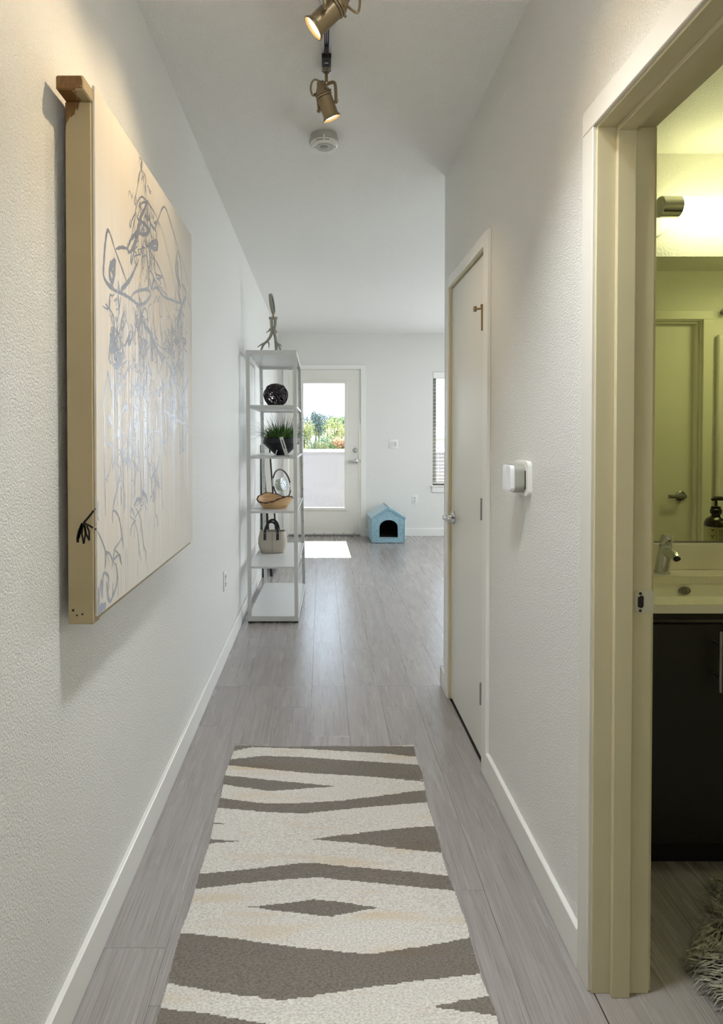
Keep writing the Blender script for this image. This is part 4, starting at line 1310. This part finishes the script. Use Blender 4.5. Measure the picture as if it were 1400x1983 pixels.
# ---- wheel clock
zc = SHELF_Z[2] + .0005
ck = thing('wheel_clock', 'desk clock held inside a leather wrapped wheel behind the wooden bowl', 'clock', (-.31, 4.95, zc))
C0 = Vector((-.318, 4.95, zc + .140))
nv = Vector((.86, -.48, .20)).normalized()
uu = Vector((0, 0, 1)) - nv * nv.z; uu.normalize()
uu = (uu + nv.cross(uu) * -.22).normalized()
ss = nv.cross(uu)
R_ = .122
ring = lambda a: C0 + (uu * sin(a) + ss * cos(a)) * R_
b = MB(); b.tube([ring(2 * pi * k / 56) for k in range(56)], .0066, 10, closed=True); b.build('wheel_ring', mat('brown_leather', (72, 52, 50), .5), ck)
for a0 in (0, pi):
    b = MB()
    b.tube([ring(a0 + radians(d)) for d in (-15, -9, -3, 3, 9, 15)], .0086, 12)
    b.tube([C0 + (uu * sin(a0) + ss * cos(a0)) * .05, ring(a0)], .005, 8)
    b.build('sleeve', 'shelf', ck)
b = MB(); b.lathe([(0, -.040), (.040, -.040), (.049, -.034), (.052, .010), (.054, .014), (.054, .020), (.049, .022), (.047, .017), (0, .017)], C0, nv, 44); drum = b.build('clock_case', mat('clock_case', (196, 200, 186), .3, .5), ck)
b = MB(); b.lathe([(0, .0172), (.0465, .0172), (.0465, .0182), (0, .0182)], C0, nv, 40); dial = b.build('dial', mat('dial_white', (222, 228, 232), .4), drum)
b = MB()
for k in range(12):
    a = 2 * pi * k / 12
    d = uu * cos(a) + ss * sin(a)
    b.obox(C0 + nv * .0186 + d * .036, (d, nv.cross(d), nv), (.0065, .0028 if k % 3 else .0042, .0003))
for a, L in ((.9, .022), (3.9, .032)):
    d = uu * cos(a) + ss * sin(a)
    b.obox(C0 + nv * .0192 + d * L / 2, (d, nv.cross(d), nv), (L / 2, .0022, .0003))
b.build('numeral_mark', mat('dial_blue', (74, 96, 112), .5), dial, kind='stuff')
b = MB()
low = C0 - uu * .05
hub = C0 - Vector((0, 0, .058))
for dx, dy in ((-.045, -.03), (.045, -.035), (.0, .055)):
    b.tube([hub, (C0.x + dx, C0.y + dy, zc + .004)], [.007, .0045], 8)
    b.lathe([(0, 0), (.009, 0), (.009, .005), (0, .006)], (C0.x + dx, C0.y + dy, zc), n=14)
b.tube([C0 - Vector((0, 0, .045)), hub], .009, 10)
b.build('tripod', 'shelf', ck)

# ---- wooden bowl with bark edge
wb_c = Vector((-.344, 4.545, SHELF_Z[2] + .0005))
wbw = thing('wooden_bowl', 'pale wooden bowl with wavy dark bark rim on the shelf before the clock', 'bowl', wb_c)
RIM = [(0, .072), (30, .064), (60, .071), (90, .092), (120, .104), (155, .085), (180, .067), (215, .049), (240, .045), (265, .054), (290, .077), (315, .092), (340, .086), (360, .072)]
def rim_height(a):
    d = math.degrees(a) % 360
    for (a0, h0), (a1, h1) in zip(RIM, RIM[1:]):
        if d <= a1:
            t = (d - a0) / (a1 - a0)
            return h0 + (h1 - h0) * t * t * (3 - 2 * t)
def bowl_pt(a, t, inner):
    rx, ry = (.083 + (.134 - .083) * t ** .8), (.060 + (.098 - .060) * t ** .8)
    if inner: rx -= .009; ry -= .009
    rimz = rim_height(a)
    z = rimz * t
    if inner: z = .010 + (rimz - .010) * t
    return Vector((wb_c.x + rx * cos(a), wb_c.y + ry * sin(a), wb_c.z + z))
NA = 60
rows = [[bowl_pt(2 * pi * k / NA, t, False) for k in range(NA)] for t in (0, .08, .25, .5, .75, 1)]
rows += [[bowl_pt(2 * pi * k / NA, t, True) for k in range(NA)] for t in (1, .75, .5, .25, 0)]
b = MB(); b.loft(rows, True, True)
def wood(name, c1, c2, sc=(6, 6, 60)):
    m, n, l, bb = newmat(name)
    t = noise(n, l, 1, 4, mapped(n, l, pos(n), sc), .6)
    l.new(ramp(n, l, t.outputs[0], [(.32, lin(c1)), (.68, lin(c2))]), bb.inputs['Base Color'])
    bb.inputs['Roughness'].default_value = .5
    return m
b.build('bowl_body', wood('pale_wood', (186, 144, 98), (218, 184, 138)), wbw)
b = MB(); b.tube([bowl_pt(2 * pi * k / NA, 1, False) - Vector((.0035 * cos(2 * pi * k / NA), .0035 * sin(2 * pi * k / NA), .0)) for k in range(NA)], [.0052 + .0012 * sin(k * 1.9) for k in range(NA)], 8, closed=True)
b.build('bark_rim', mat('bark_rim', (78, 54, 46), .8), wbw)

# ---- tote bag
zt_ = SHELF_Z[3] + .0005
tg = thing('felt_tote', 'grey felt tote with black leather handles on the lowest raised shelf', 'bag', (-.385, 4.90, zt_))
tc_ = Vector((-.388, 4.895, zt_))
def tote_ring(z, hw, hd, n=40, p=3.4):
    out = []
    for k in range(n):
        a = 2 * pi * k / n
        ca, sa = cos(a), sin(a)
        out.append(tc_ + Vector((hw * math.copysign(abs(ca) ** (2 / p), ca), hd * math.copysign(abs(sa) ** (2 / p), sa), z)))
    return out
b = MB()
prof = [(0, .080, .058), (.004, .090, .066), (.03, .104, .074), (.07, .113, .078), (.11, .112, .074), (.145, .105, .067), (.168, .101, .062)]
b.loft([tote_ring(z, w_, d_) for z, w_, d_ in prof] + [tote_ring(z, w_ - .004, d_ - .004) for z, w_, d_ in prof[::-1][:-1]] + [tote_ring(.006, .08, .058)], True, True)
felt = mat('grey_felt', (186, 177, 164), .95)
body = b.build('bag_body', felt, tg)
b = MB()
def tote_y(z):
    for (z0, _, d0), (z1, _, d1) in zip(prof, prof[1:]):
        if z <= z1:
            return d0 + (d1 - d0) * (z - z0) / (z1 - z0)
    return prof[-1][2]
b.tube([(tc_.x + .002, tc_.y - tote_y(z) - .0002, zt_ + z) for z in (.006, .03, .07, .11, .145, .166)], .0013, 5)
b.build('centre_seam', mat('felt_seam', (112, 105, 96), .9), body)
leather = mat('navy_black_leather', (20, 22, 34), .42)
for sy in (-1, 1):
    b = MB()
    pts = []
    for k in range(19):
        a = pi * k / 18
        pts.append((tc_.x - .006 - .050 * cos(a), tc_.y + sy * (.064 + .002 * sin(a)) + (.0 if sy < 0 else .0), zt_ + .158 + .088 * sin(a)))
    b.tube(pts, .0085, 8, flat=(1, .25))
    for sx_ in (-.056, .044):
        q = []
        for z in ((.105, .125, .145, .165) if sy < 0 else (.14, .15, .16, .168)):
            yy = tote_y(z) + .0025
            q.append((tc_.x + sx_, tc_.y + sy * yy, zt_ + z))
        q += [(tc_.x + sx_ * .98, tc_.y + sy * .066, zt_ + .185)]
        b.tube(q, [.010, .0105, .010, .0095, .008], 8, flat=(1, .25))
    hd_ = b.build('handle', leather, tg)
    b = MB()
    for sx_ in (-.056, .044):
        yo = tc_.y + sy * (tote_y(.155) + .0035)
        b.sphere((tc_.x + sx_, yo - (.002 if sy < 0 else -.002), zt_ + .160), .0032, 8)
        if sy > 0:
            b.sphere((tc_.x + sx_, tc_.y + .063, zt_ + .178), .0036, 8)
    b.build('rivet', 'steel', hd_, kind='stuff')

# ---- leaning floor mirror behind the shelf
lm = thing('leaning_mirror', 'black framed floor mirror leaning on the left wall behind the shelving unit', 'mirror', (-.50, 6.2, 0))
def mpt(y, t, off=0.0):
    a, c_ = Vector((-.462, y, .004)), Vector((-.552, y, 1.235))
    d = c_ - a
    n_ = Vector((d.z, 0, -d.x)).normalized()
    return a + d * t + n_ * off
md = (mpt(0, 1) - mpt(0, 0)); ml = md.length; md.normalize(); mn = Vector((md.z, 0, -md.x)).normalized()
for y in (5.785, 6.585):
    b = MB(); b.obox(mpt(y, .5, -.009), (mn, Vector((0, 1, 0)), md), (.012, .0155, ml / 2), .0015); b.build('frame_stile', 'black', lm)
for t in (.022, .978):
    b = MB(); b.obox(mpt(6.185, t, -.009), (mn, Vector((0, 1, 0)), md), (.012, .3845, .022), .0015); b.build('frame_rail', 'black', lm)
b = MB(); b.obox(mpt(6.185, .5, -.008), (mn, Vector((0, 1, 0)), md), (.003, .385, ml / 2 - .04)); b.build('mirror_glass', mat('plain_mirror', (232, 234, 234), .01, 1), lm)
b = MB()
for y in (5.772,):
    b.box(-.555, -.532, y - .013, y + .013, 0, 1.20, .0015)
b.build('rear_strut', 'black', lm)

# ---- blue pet house
ph = thing('pet_house', 'light blue velvet pet house with dark arched doorway against the far wall', 'pet house', (.815, 7.8, 0))
PX0, PX1, PYF, PYB = .614, 1.020, 7.594, 8.055
velvet = None
def velvet_mat():
    m, n, l, bb = newmat('blue_velvet')
    t = noise(n, l, 26, 4, pos(n), .6)
    l.new(ramp(n, l, t.outputs[0], [(.3, lin((122, 158, 172))), (.7, lin((152, 186, 197)))]), bb.inputs['Base Color'])
    bb.inputs['Roughness'].default_value = .85
    bb.inputs['Sheen Weight'].default_value = .5
    return m
velvet = velvet_mat()
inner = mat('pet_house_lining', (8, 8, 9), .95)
pm, ze, za = (PX0 + PX1) / 2, .300, .420
arch = [(pm - .068 - .055, .062), (pm + .125 - .0, .062)]
ar = [(pm - .112, .066), (pm + .122, .066), (pm + .122, .195)] + [(pm + .005 + .117 * cos(radians(k)), .195 + .095 * sin(radians(k))) for k in range(12, 180, 12)] + [(pm - .112, .195)]
def rot(p):
    """the house stands turned a little"""
    v = Vector(p)
    k = (v.y - PYF) / (PYB - PYF)
    v.x -= .012 * k
    return v
yf = lambda u, v, w: rot((u, PYF + .014 + w, v))
filled([(PX0 + .012, .008), (PX1 - .012, .008), (PX1, .04), (PX1 - .004, ze), (pm, za), (PX0 + .004, ze), (PX0, .04)], [ar], .02, yf, .004).build('front_panel', velvet, ph)
filled([(PX0, .006), (PX1, .006), (PX1, ze), (pm, za), (PX0, ze)], [], .02, lambda u, v, w: rot((u, PYB - .014 + w, v)), .004).build('back_panel', velvet, ph)
for xs in (PX0, PX1 - .022):
    b = MB(); b.box(xs, xs + .022, PYF + .02, PYB - .02, .006, ze, .004, 2)
    for v in b.bm.verts: v.co = rot(v.co)
    b.build('side_panel', velvet, ph)
b = MB(); b.box(PX0 + .012, PX1 - .012, PYF + .01, PYB - .01, .004, .06, .01, 2)
for v in b.bm.verts: v.co = rot(v.co)
b.build('base_cushion', velvet, ph)
for sg in (-1, 1):
    e = Vector((pm + sg * ((PX1 - PX0) / 2 + .006), 0, ze - .004)); r_ = Vector((pm, 0, za + .003))
    d = (r_ - e); n_ = Vector((-d.z, 0, d.x)).normalized()
    if n_.z < 0: n_ = -n_
    b = MB()
    b.prism([(e.x, PYF - .004, e.z), (r_.x, PYF - .004, r_.z), (r_.x + n_.x * .0, PYF - .004, r_.z + .024), (e.x + n_.x * .02, PYF - .004, e.z + n_.z * .02)], (0, PYB - PYF + .004, 0))
    for v in b.bm.verts: v.co = rot(v.co)
    b.build('roof_panel', velvet, ph)
pip = mat('velvet_piping', (132, 168, 182), .7)
b = MB()
b.tube([rot((p[0], PYF - .002, p[1])) for p in ((PX0 + .004, .012), (PX0 + .002, ze), (pm, za), (PX1 - .002, ze), (PX1 - .004, .012))], .0042, 6)
b.tube([rot((pm, PYF - .004, za + .026)), rot((pm, PYB, za + .026))], .004, 6)
b.build('piping', pip, ph)
b = MB(); b.tube([rot((u, PYF - .001, v)) for u, v in ar], .0045, 6, closed=True); b.build('doorway_trim', pip, ph)
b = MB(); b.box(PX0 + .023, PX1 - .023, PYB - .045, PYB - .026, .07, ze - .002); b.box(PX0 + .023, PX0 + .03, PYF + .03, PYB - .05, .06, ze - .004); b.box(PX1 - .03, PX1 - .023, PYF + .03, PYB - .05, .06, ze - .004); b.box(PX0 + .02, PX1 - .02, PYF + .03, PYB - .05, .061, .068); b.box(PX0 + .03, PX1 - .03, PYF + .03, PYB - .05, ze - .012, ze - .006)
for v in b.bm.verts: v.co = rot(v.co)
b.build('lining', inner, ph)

# ---- window blind
bl = thing('window_blind', 'white slatted blind with open slats in the window at the hall corner', 'blind', (2.1, YB + .04, 2.16))
b = MB(); b.box(1.464, 2.746, YB + .002, YB + .062, 2.076, 2.158, .003); b.build('valance', 'trim', bl)
slat_me = None
q = MB()
rows = []
for k in range(5):
    t = k / 4 - .5
    rows.append([(-.638, .05 * t, .0035 * (1 - 4 * t * t)), (.638, .05 * t, .0035 * (1 - 4 * t * t))])
q.loft(rows, closed=False)
q.loft([[(x, y, z - .0022) for x, y, z in r] for r in rows], closed=False)
q.loft([rows[0], [(x, y, z - .0022) for x, y, z in rows[0]]], closed=False); q.loft([rows[-1], [(x, y, z - .0022) for x, y, z in rows[-1]]], closed=False)
slat_me = q.mesh('slat')
slat_me.materials.append(M['plastic'])
zz = 2.045
while zz > .72:
    o = bpy.data.objects.new('slat', slat_me)
    COL.objects.link(o)
    o.parent = bl
    o.location = Vector((2.105, YB + .034, zz)) - Vector(bl.location)
    zz -= .0472
b = MB(); b.box(1.467, 2.743, YB + .012, YB + .056, .690, .706, .003); b.build('bottom_rail', 'trim', bl)
for xx in (1.54, 2.1, 2.66):
    for yy in (.009, .058):
        b = MB(); b.cyl((xx, YB + yy, .70), (xx, YB + yy, 2.08), .0009, n=5); b.build('ladder_cord', 'plastic', bl)
for xx, z1 in ((1.532, 1.17), (1.548, 1.115)):
    b = MB(); b.cyl((xx, YB - .004, 2.07), (xx, YB - .004, z1), .001, n=5); b.lathe([(0, 0), (.006, 0), (.004, .03), (0, .034)], (xx, YB - .004, z1 - .03), n=10); b.build('pull_cord', 'plasticgrey', bl)

# ================================================================== BATHROOM
VX0, VX1, VF, VB, VZ = .764, 2.30, 1.800, 2.293, .820
def quartz():
    m, n, l, bb = newmat('cream_quartz')
    t = noise(n, l, 430, 2, pos(n))
    l.new(ramp(n, l, t.outputs[0], [(.34, lin((206, 198, 172))), (.44, lin((226, 220, 200))), (.75, lin((236, 231, 214)))]), bb.inputs['Base Color'])
    bb.inputs['Roughness'].default_value = .25
    return m
M['quartz'] = quartz()
M['espresso'] = mat('espresso_wood', (20, 17, 13), .45)
vn = thing('vanity_cabinet', 'dark espresso bathroom vanity cabinet with bar handles', 'cabinet', (1.5, 2.0, 0))
b = MB()
b.box(VX0, VX0 + .018, 1.838, VB, .0, .793); b.box(VX1 - .018, VX1, 1.838, VB, 0, .793); b.box(VX0 + .018, VX1 - .018, 2.27, VB, 0, .793)
b.box(VX0 + .018, VX1 - .018, 1.838, 2.27, .10, .118); b.box(VX0 + .018, VX1 - .018, 1.838, 1.856, .765, .793)
b.build('carcass', 'espresso', vn)
b = MB(); b.box(VX0 + .0, VX1, 1.891, 1.905, 0, .10); b.build('toe_kick', 'blackmatte', vn)
dw = (1.192 - VX0)
for k in range(3):
    xa = VX0 + .002 + k * .5035 - (.0 if k == 0 else .072)
    xb = 1.190 if k == 0 else xa + .500
    b = MB(); b.box(xa, xb, 1.818, 1.837, .105, .757, .0015); dr = b.build('door', 'espresso', vn)
    hx = xb - .036 if k != 1 else xa + .036
    b = MB()
    b.cyl((hx, 1.783, .570), (hx, 1.783, .747), .0058, n=14)
    b.cyl((hx, 1.783, .612), (hx, 1.819, .612), .0045, n=10); b.cyl((hx, 1.783, .706), (hx, 1.819, .706), .0045, n=10)
    b.build('bar_handle', 'satin', dr)
ct = tag(filled(rect(VX0, VX1 + .02, VF, VB), [rrect(1.0, 1.52, 1.893, 2.167, .02)], .026, lambda u, v, w: (u, v, VZ - .013 + w)).build('vanity_counter', 'quartz', smooth=30),
         'cream speckled stone vanity counter with sink cut out', 'countertop')
b = MB(); b.box(VX0, VX1 + .02, 2.272, 2.2935, VZ + .0005, .917, .0015); tag(b.build('backsplash', 'quartz'), 'low cream stone backsplash between counter and bathroom mirror', 'backsplash')
sk = thing('undermount_sink', 'white undermount sink basin with overflow hole in the vanity counter', 'sink', (1.26, 2.03, .68))
b = MB()
def sr(z, g): return [(u, v, z) for u, v in rrect(.996 + g, 1.524 - g, 1.889 + g, 2.171 - g, .03)]
b.loft([sr(VZ - .027, -.014), sr(VZ - .027, .0), sr(.70, .008), sr(.672, .05), sr(.668, .12)], False, True)
b.build('basin', mat('sink_porcelain', (230, 226, 208), .18), sk, fix=False)
b = MB(); b.lathe([(.013, 0), (.017, 0), (.017, .003), (.013, .003)], (1.272, 2.166, .770), (0, -1, 0), 24, closed=True)
for v in b.bm.verts: v.co.x = 1.272 + (v.co.x - 1.272) * 1.25; v.co.z = .770 + (v.co.z - .770) * .85
ov = b.build('overflow_ring', 'satin', sk)
b = MB(); b.cyl((1.272, 2.168, .770), (1.272, 2.1655, .770), .012, n=20); b.build('overflow_hole', mat('overflow_inside', (120, 114, 96), .5), ov)
b = MB(); b.lathe([(0, .004), (.022, .004), (.026, .0), (.0, 0)], (1.26, 2.03, .669), n=24); b.build('drain', 'steel', sk)
# faucet
fx, fy = 1.221, 2.216
fc = thing('faucet', 'chrome single lever faucet with short spout on the vanity counter', 'faucet', (fx, fy, VZ))
b = MB(); b.lathe([(0, .0005), (.0265, .0005), (.0265, .007), (.0245, .009), (0, .009)], (fx, fy, VZ), n=36); b.build('base_ring', 'steel', fc)
b = MB()
def fr_(z, r, dx, dy): return [(fx + dx + r * cos(2 * pi * k / 32), fy + dy + r * sin(2 * pi * k / 32), VZ + z) for k in range(32)]
b.loft([fr_(.009, .0245, 0, 0), fr_(.04, .0232, .003, -.001), (fr_(.08, .0218, .0075, -.003)), fr_(.104, .0212, .010, -.004)], True, True)
bd_ = b.build('faucet_body', 'steel', fc)
b = MB()
b.loft([fr_(.105, .0205, .010, -.004), fr_(.1065, .0212, .0102, -.004), fr_(.130, .0205, .0125, -.005), fr_(.141, .0195, .0135, -.008)], True, True)
lv = b.build('faucet_lever', 'steel', fc)
b = MB(); b.cyl((fx + .011, fy - .024, VZ + .120), (fx + .011, fy - .0265, VZ + .120), .0032, n=12); b.build('indicator', 'dark', lv)
b = MB(); b.tube([(fx + .007, fy - .010, VZ + .080), (fx + .008, fy - .040, VZ + .078), (fx + .009, fy - .064, VZ + .073), (fx + .0095, fy - .076, VZ + .066)], [.0175, .0165, .0155, .0145], 24)
spt = b.build('spout', 'steel', fc)
b = MB(); b.tube([(fx + .0095, fy - .0755, VZ + .0665), (fx + .0098, fy - .0785, VZ + .0637)], [.0112, .0112], 18); b.build('aerator', 'dark', spt)

# mirror
b = MB(); b.box(.78, 2.35, 2.2885, 2.2945, .924, 1.972); mr = b.build('wall_mirror', 'mirror', smooth=0)
tag(mr, 'large frameless mirror above the bathroom vanity', 'mirror')
b = MB(); b.box(.78, 2.35, 2.2845, 2.2948, .9178, .9235); b.build('bottom_channel', 'satin', mr)
# vanity light
vl = thing('vanity_light', 'glowing tube vanity light with chrome end cap above the bathroom mirror', 'wall lamp', (1.6, 2.2, 2.112))
LX0, LX1, LY, LZ, LR = 1.182, 2.02, 2.185, 2.115, .036
b = MB(); b.tube([(LX0 + .06, LY, LZ), (LX1 - .06, LY, LZ)], LR - .003, 40)
b.build('tube', glow('warm_green_tube', (.97, .97, .53), E_BATH_TUBE), vl)
for xa, xb, sg in ((LX0, LX0 + .069, -1), (LX1 - .062, LX1, 1)):
    b = MB(); b.lathe([(0, 0), (LR - .003, 0), (LR, .003), (LR, .069), (LR - .004, .069), (LR - .004, .003)], (xa if sg < 0 else xb, LY, LZ), (1 if sg < 0 else -1, 0, 0), 40)
    b.build('end_cap', mat('lamp_chrome', (190, 190, 178), .2, 1), vl)
for xc in (LX0 + .0, LX1 - .0):
    b = MB(); b.lathe([(0, 0), (.080, 0), (.080, .010), (.075, .016), (0, .018)], (xc + .018 if xc < 1.6 else xc - .018, 2.2945, LZ), (0, -1, 0), 40)
    b.tube([(xc + .018 if xc < 1.6 else xc - .018, 2.285, LZ), (xc + .018 if xc < 1.6 else xc - .018, LY + .02, LZ)], .012, 14)
    b.build('back_plate', 'plastic', vl)

# soap bottle: stands outside the frame, seen in the mirror
sx_, sy_ = 1.556, 2.135
sp2 = thing('soap_bottle', 'brown pump soap bottle with printed cream label reflected in the bathroom mirror', 'bottle', (sx_, sy_, VZ))
b = MB(); b.lathe([(0, .0005), (.038, .0005), (.0415, .004), (.0415, .140), (.040, .152), (.034, .164), (.022, .174), (.016, .178), (.0155, .188), (0, .188)], (sx_, sy_, VZ), n=44)
amb = mat('amber_glass', (44, 26, 10), .12); amb.node_tree.nodes['Principled BSDF'].inputs['Coat Weight'].default_value = .5
b.build('bottle_body', amb, sp2)
b = MB(); b.lathe([(0, .186), (.0195, .186), (.0205, .190), (.0205, .202), (.017, .206), (.0165, .214), (.008, .216), (.005, .216), (.005, .238), (0, .238)], (sx_, sy_, VZ), n=30)
b.tube([(sx_ - .016, sy_, VZ + .240), (sx_ - .004, sy_, VZ + .246), (sx_ + .020, sy_, VZ + .246), (sx_ + .044, sy_, VZ + .240), (sx_ + .048, sy_, VZ + .234)], [.006, .0095, .009, .006, .0045], 12)
b.build('pump', 'black', sp2)
b = MB(); b.lathe([(.0418, .030), (.0420, .030), (.0420, .134), (.0418, .134)], (sx_, sy_, VZ), n=60, closed=True); lb = b.build('label', mat('label_cream', (222, 220, 194), .6), sp2)
b = MB(); b.lathe([(.0418, .1345), (.0424, .1345), (.0424, .1365), (.0418, .1365)], (sx_, sy_, VZ), n=60, closed=True); b.build('label_band', 'plastic', lb)
def on_bottle(a0, z0, rotv=True):
    """text or bars wrapped on the bottle; a0 = angle of its middle, letters run downwards"""
    def f(u, v, w):
        a = a0 + v / .0422 if rotv else a0 + u / .0422
        z = z0 - u if rotv else z0 + v
        r = .04215 + w
        return (sx_ + r * cos(a), sy_ + r * sin(a), VZ + z)
    return f
ink = mat('label_ink', (52, 52, 34), .7)
text_mb('TMOHA', .0135, on_bottle(radians(75), .106)).build('lettering', ink, lb, fix=False)
b = MB()
for k, off in enumerate((91, 98, 105, 118)):
    z = .128
    rr6 = random.Random(k)
    while z > .045:
        L = rr6.uniform(.003, .011)
        aa = radians(off)
        c_ = Vector((sx_ + .0422 * cos(aa), sy_ + .0422 * sin(aa), VZ + z - L / 2))
        b.obox(c_, (Vector((-sin(aa), cos(aa), 0)), Vector((cos(aa), sin(aa), 0)), Vector((0, 0, 1))), (.0008, .0002, L / 2))
        z -= L + .002
for off, z, hz in ((136, .124, .004), (140, .126, .003), (132, .1255, .004), (138, .100, .006), (130, .104, .005), (143, .103, .003), (134, .094, .003)):
    aa = radians(off)
    b.obox(Vector((sx_ + .0422 * cos(aa), sy_ + .0422 * sin(aa), VZ + z)), (Vector((-sin(aa), cos(aa), 0)), Vector((cos(aa), sin(aa), 0)), Vector((0, 0, 1))), (.0016, .0002, hz / 2))
b.build('small_print', ink, lb, kind='stuff')

bl2 = thing('fill_ceiling_lamp', 'added bathroom fill lamp outside the doorway view', 'ceiling lamp', (2.74, 1.25, 2.35))  # fill lamp added to brighten the room seen in the mirror
b = MB(); b.lathe([(0, 0), (.13, 0), (.13, -.02), (.12, -.05), (.07, -.07), (0, -.075)], (2.74, 1.25, 2.35), n=36); b.build('diffuser', glow('bath_fill_diffuser', (.97, .97, .53), 2.0), bl2)
ld = bpy.data.lights.new('bath_fill_light', 'AREA')
ld.shape, ld.size, ld.energy, ld.color = 'DISK', .24, W_FILL_BATH, (.97, .97, .53)
lo = bpy.data.objects.new('bath_fill_light', ld)
COL.objects.link(lo)
lo.location = (2.74, 1.25, 2.268)

# towel hook and shower surround seen in the mirror
th = thing('towel_hook', 'small metal towel hook reflected at the right edge of the mirror', 'hook', (2.53, .665, 2.09))
b = MB(); b.lathe([(0, 0), (.022, 0), (.022, .006), (.010, .010), (.008, .04), (.018, .044), (.018, .052), (0, .054)], (2.53, .6655, 2.095), (0, 1, 0), 24); b.build('hook_post', 'satin', th)
b = MB(); b.box(2.478, 2.56, .666, .70, 0, 1.95, .012, 3); b.box(2.53, 3.0, .70, .74, 0, 1.93, .012, 3)
tag(b.build('shower_surround', mat('surround_white', (228, 226, 212), .15)), 'white shower surround panel at the right edge of the mirror reflection', 'shower')

# sheepskin rug
fr2 = thing('sheepskin_rug', 'shaggy grey sheepskin rug on the bathroom floor', 'rug', (1.36, 1.25, 0))
def skin_r(a):
    return 1 + .06 * sin(3 * a + 1) + .04 * sin(5 * a) + .03 * sin(9 * a + 2)
cxr, cyr, rxr, ryr = 1.335, 1.30, .415, .48
b = MB()
top = [(cxr + rxr * .95 * skin_r(2 * pi * k / 48) * cos(2 * pi * k / 48), cyr + ryr * .95 * skin_r(2 * pi * k / 48) * sin(2 * pi * k / 48)) for k in range(48)]
b.loft([[(x, y, .001) for x, y in top], [(x, y, .012) for x, y in top], [(cxr + (x - cxr) * .8, cyr + (y - cyr) * .8, .018) for x, y in top]], True, True)
hide = mat('sheepskin_hide', (96, 92, 82), .95)
b.build('hide', hide, fr2)
rf = random.Random(77)
fv, ff_ = [], []
for _ in range(15000):
    a, rad = rf.random() * 6.283, rf.random() ** .5
    k = skin_r(a)
    x, y = cxr + rxr * .97 * k * rad * cos(a), cyr + ryr * .97 * k * rad * sin(a)
    if x > 1.55: continue
    clump = sin(x * 34 + 3 * sin(y * 21)) + sin(y * 29 + 2 * sin(x * 17))
    dx, dy = cos(a) * .7 + .5 * sin(x * 30) + rf.gauss(0, .25), sin(a) * .5 + .5 * cos(y * 26) - .25 + rf.gauss(0, .25)
    d = Vector((dx, dy, 0)).normalized()
    L = rf.uniform(.045, .075)
    w = rf.uniform(.0009, .0018)
    s = Vector((-d.y, d.x, 0)) * w
    base = Vector((x, y, .012 + (.006 if rad < .8 else 0)))
    hgt = .022 + .009 * clump * .5 + rf.uniform(-.004, .006)
    i0 = len(fv)
    for t, ww, zz2 in ((0, .8, 0), (.35, 1, hgt), (.75, .8, hgt * .8), (1, .1, max(-.008, hgt * .25 - .01 * (rad > .85)))):
        p = base + d * L * t + Vector((0, 0, zz2))
        p.z = max(p.z, .003)
        fv += [tuple(p + s * ww), tuple(p - s * ww)]
    for q_ in range(3):
        j = i0 + q_ * 2
        ff_.append((j, j + 1, j + 3, j + 2))
me = bpy.data.meshes.new('fur')
me.from_pydata([tuple(Vector(v) - Vector(fr2.location)) for v in fv], [], ff_)
fm, n_, l_, bb_ = newmat('grey_fur')
oi_ = noise(n_, l_, 55, 3, pos(n_))
l_.new(ramp(n_, l_, oi_.outputs[0], [(.3, lin((96, 94, 84))), (.7, lin((196, 192, 176)))]), bb_.inputs['Base Color'])
bb_.inputs['Roughness'].default_value = .7
me.materials.append(fm)
fo = bpy.data.objects.new('fur', me)
COL.objects.link(fo)
fo.parent = fr2
fo['kind'] = 'stuff'

# light beams of the spotlights are lamps, not things; nothing else to tag
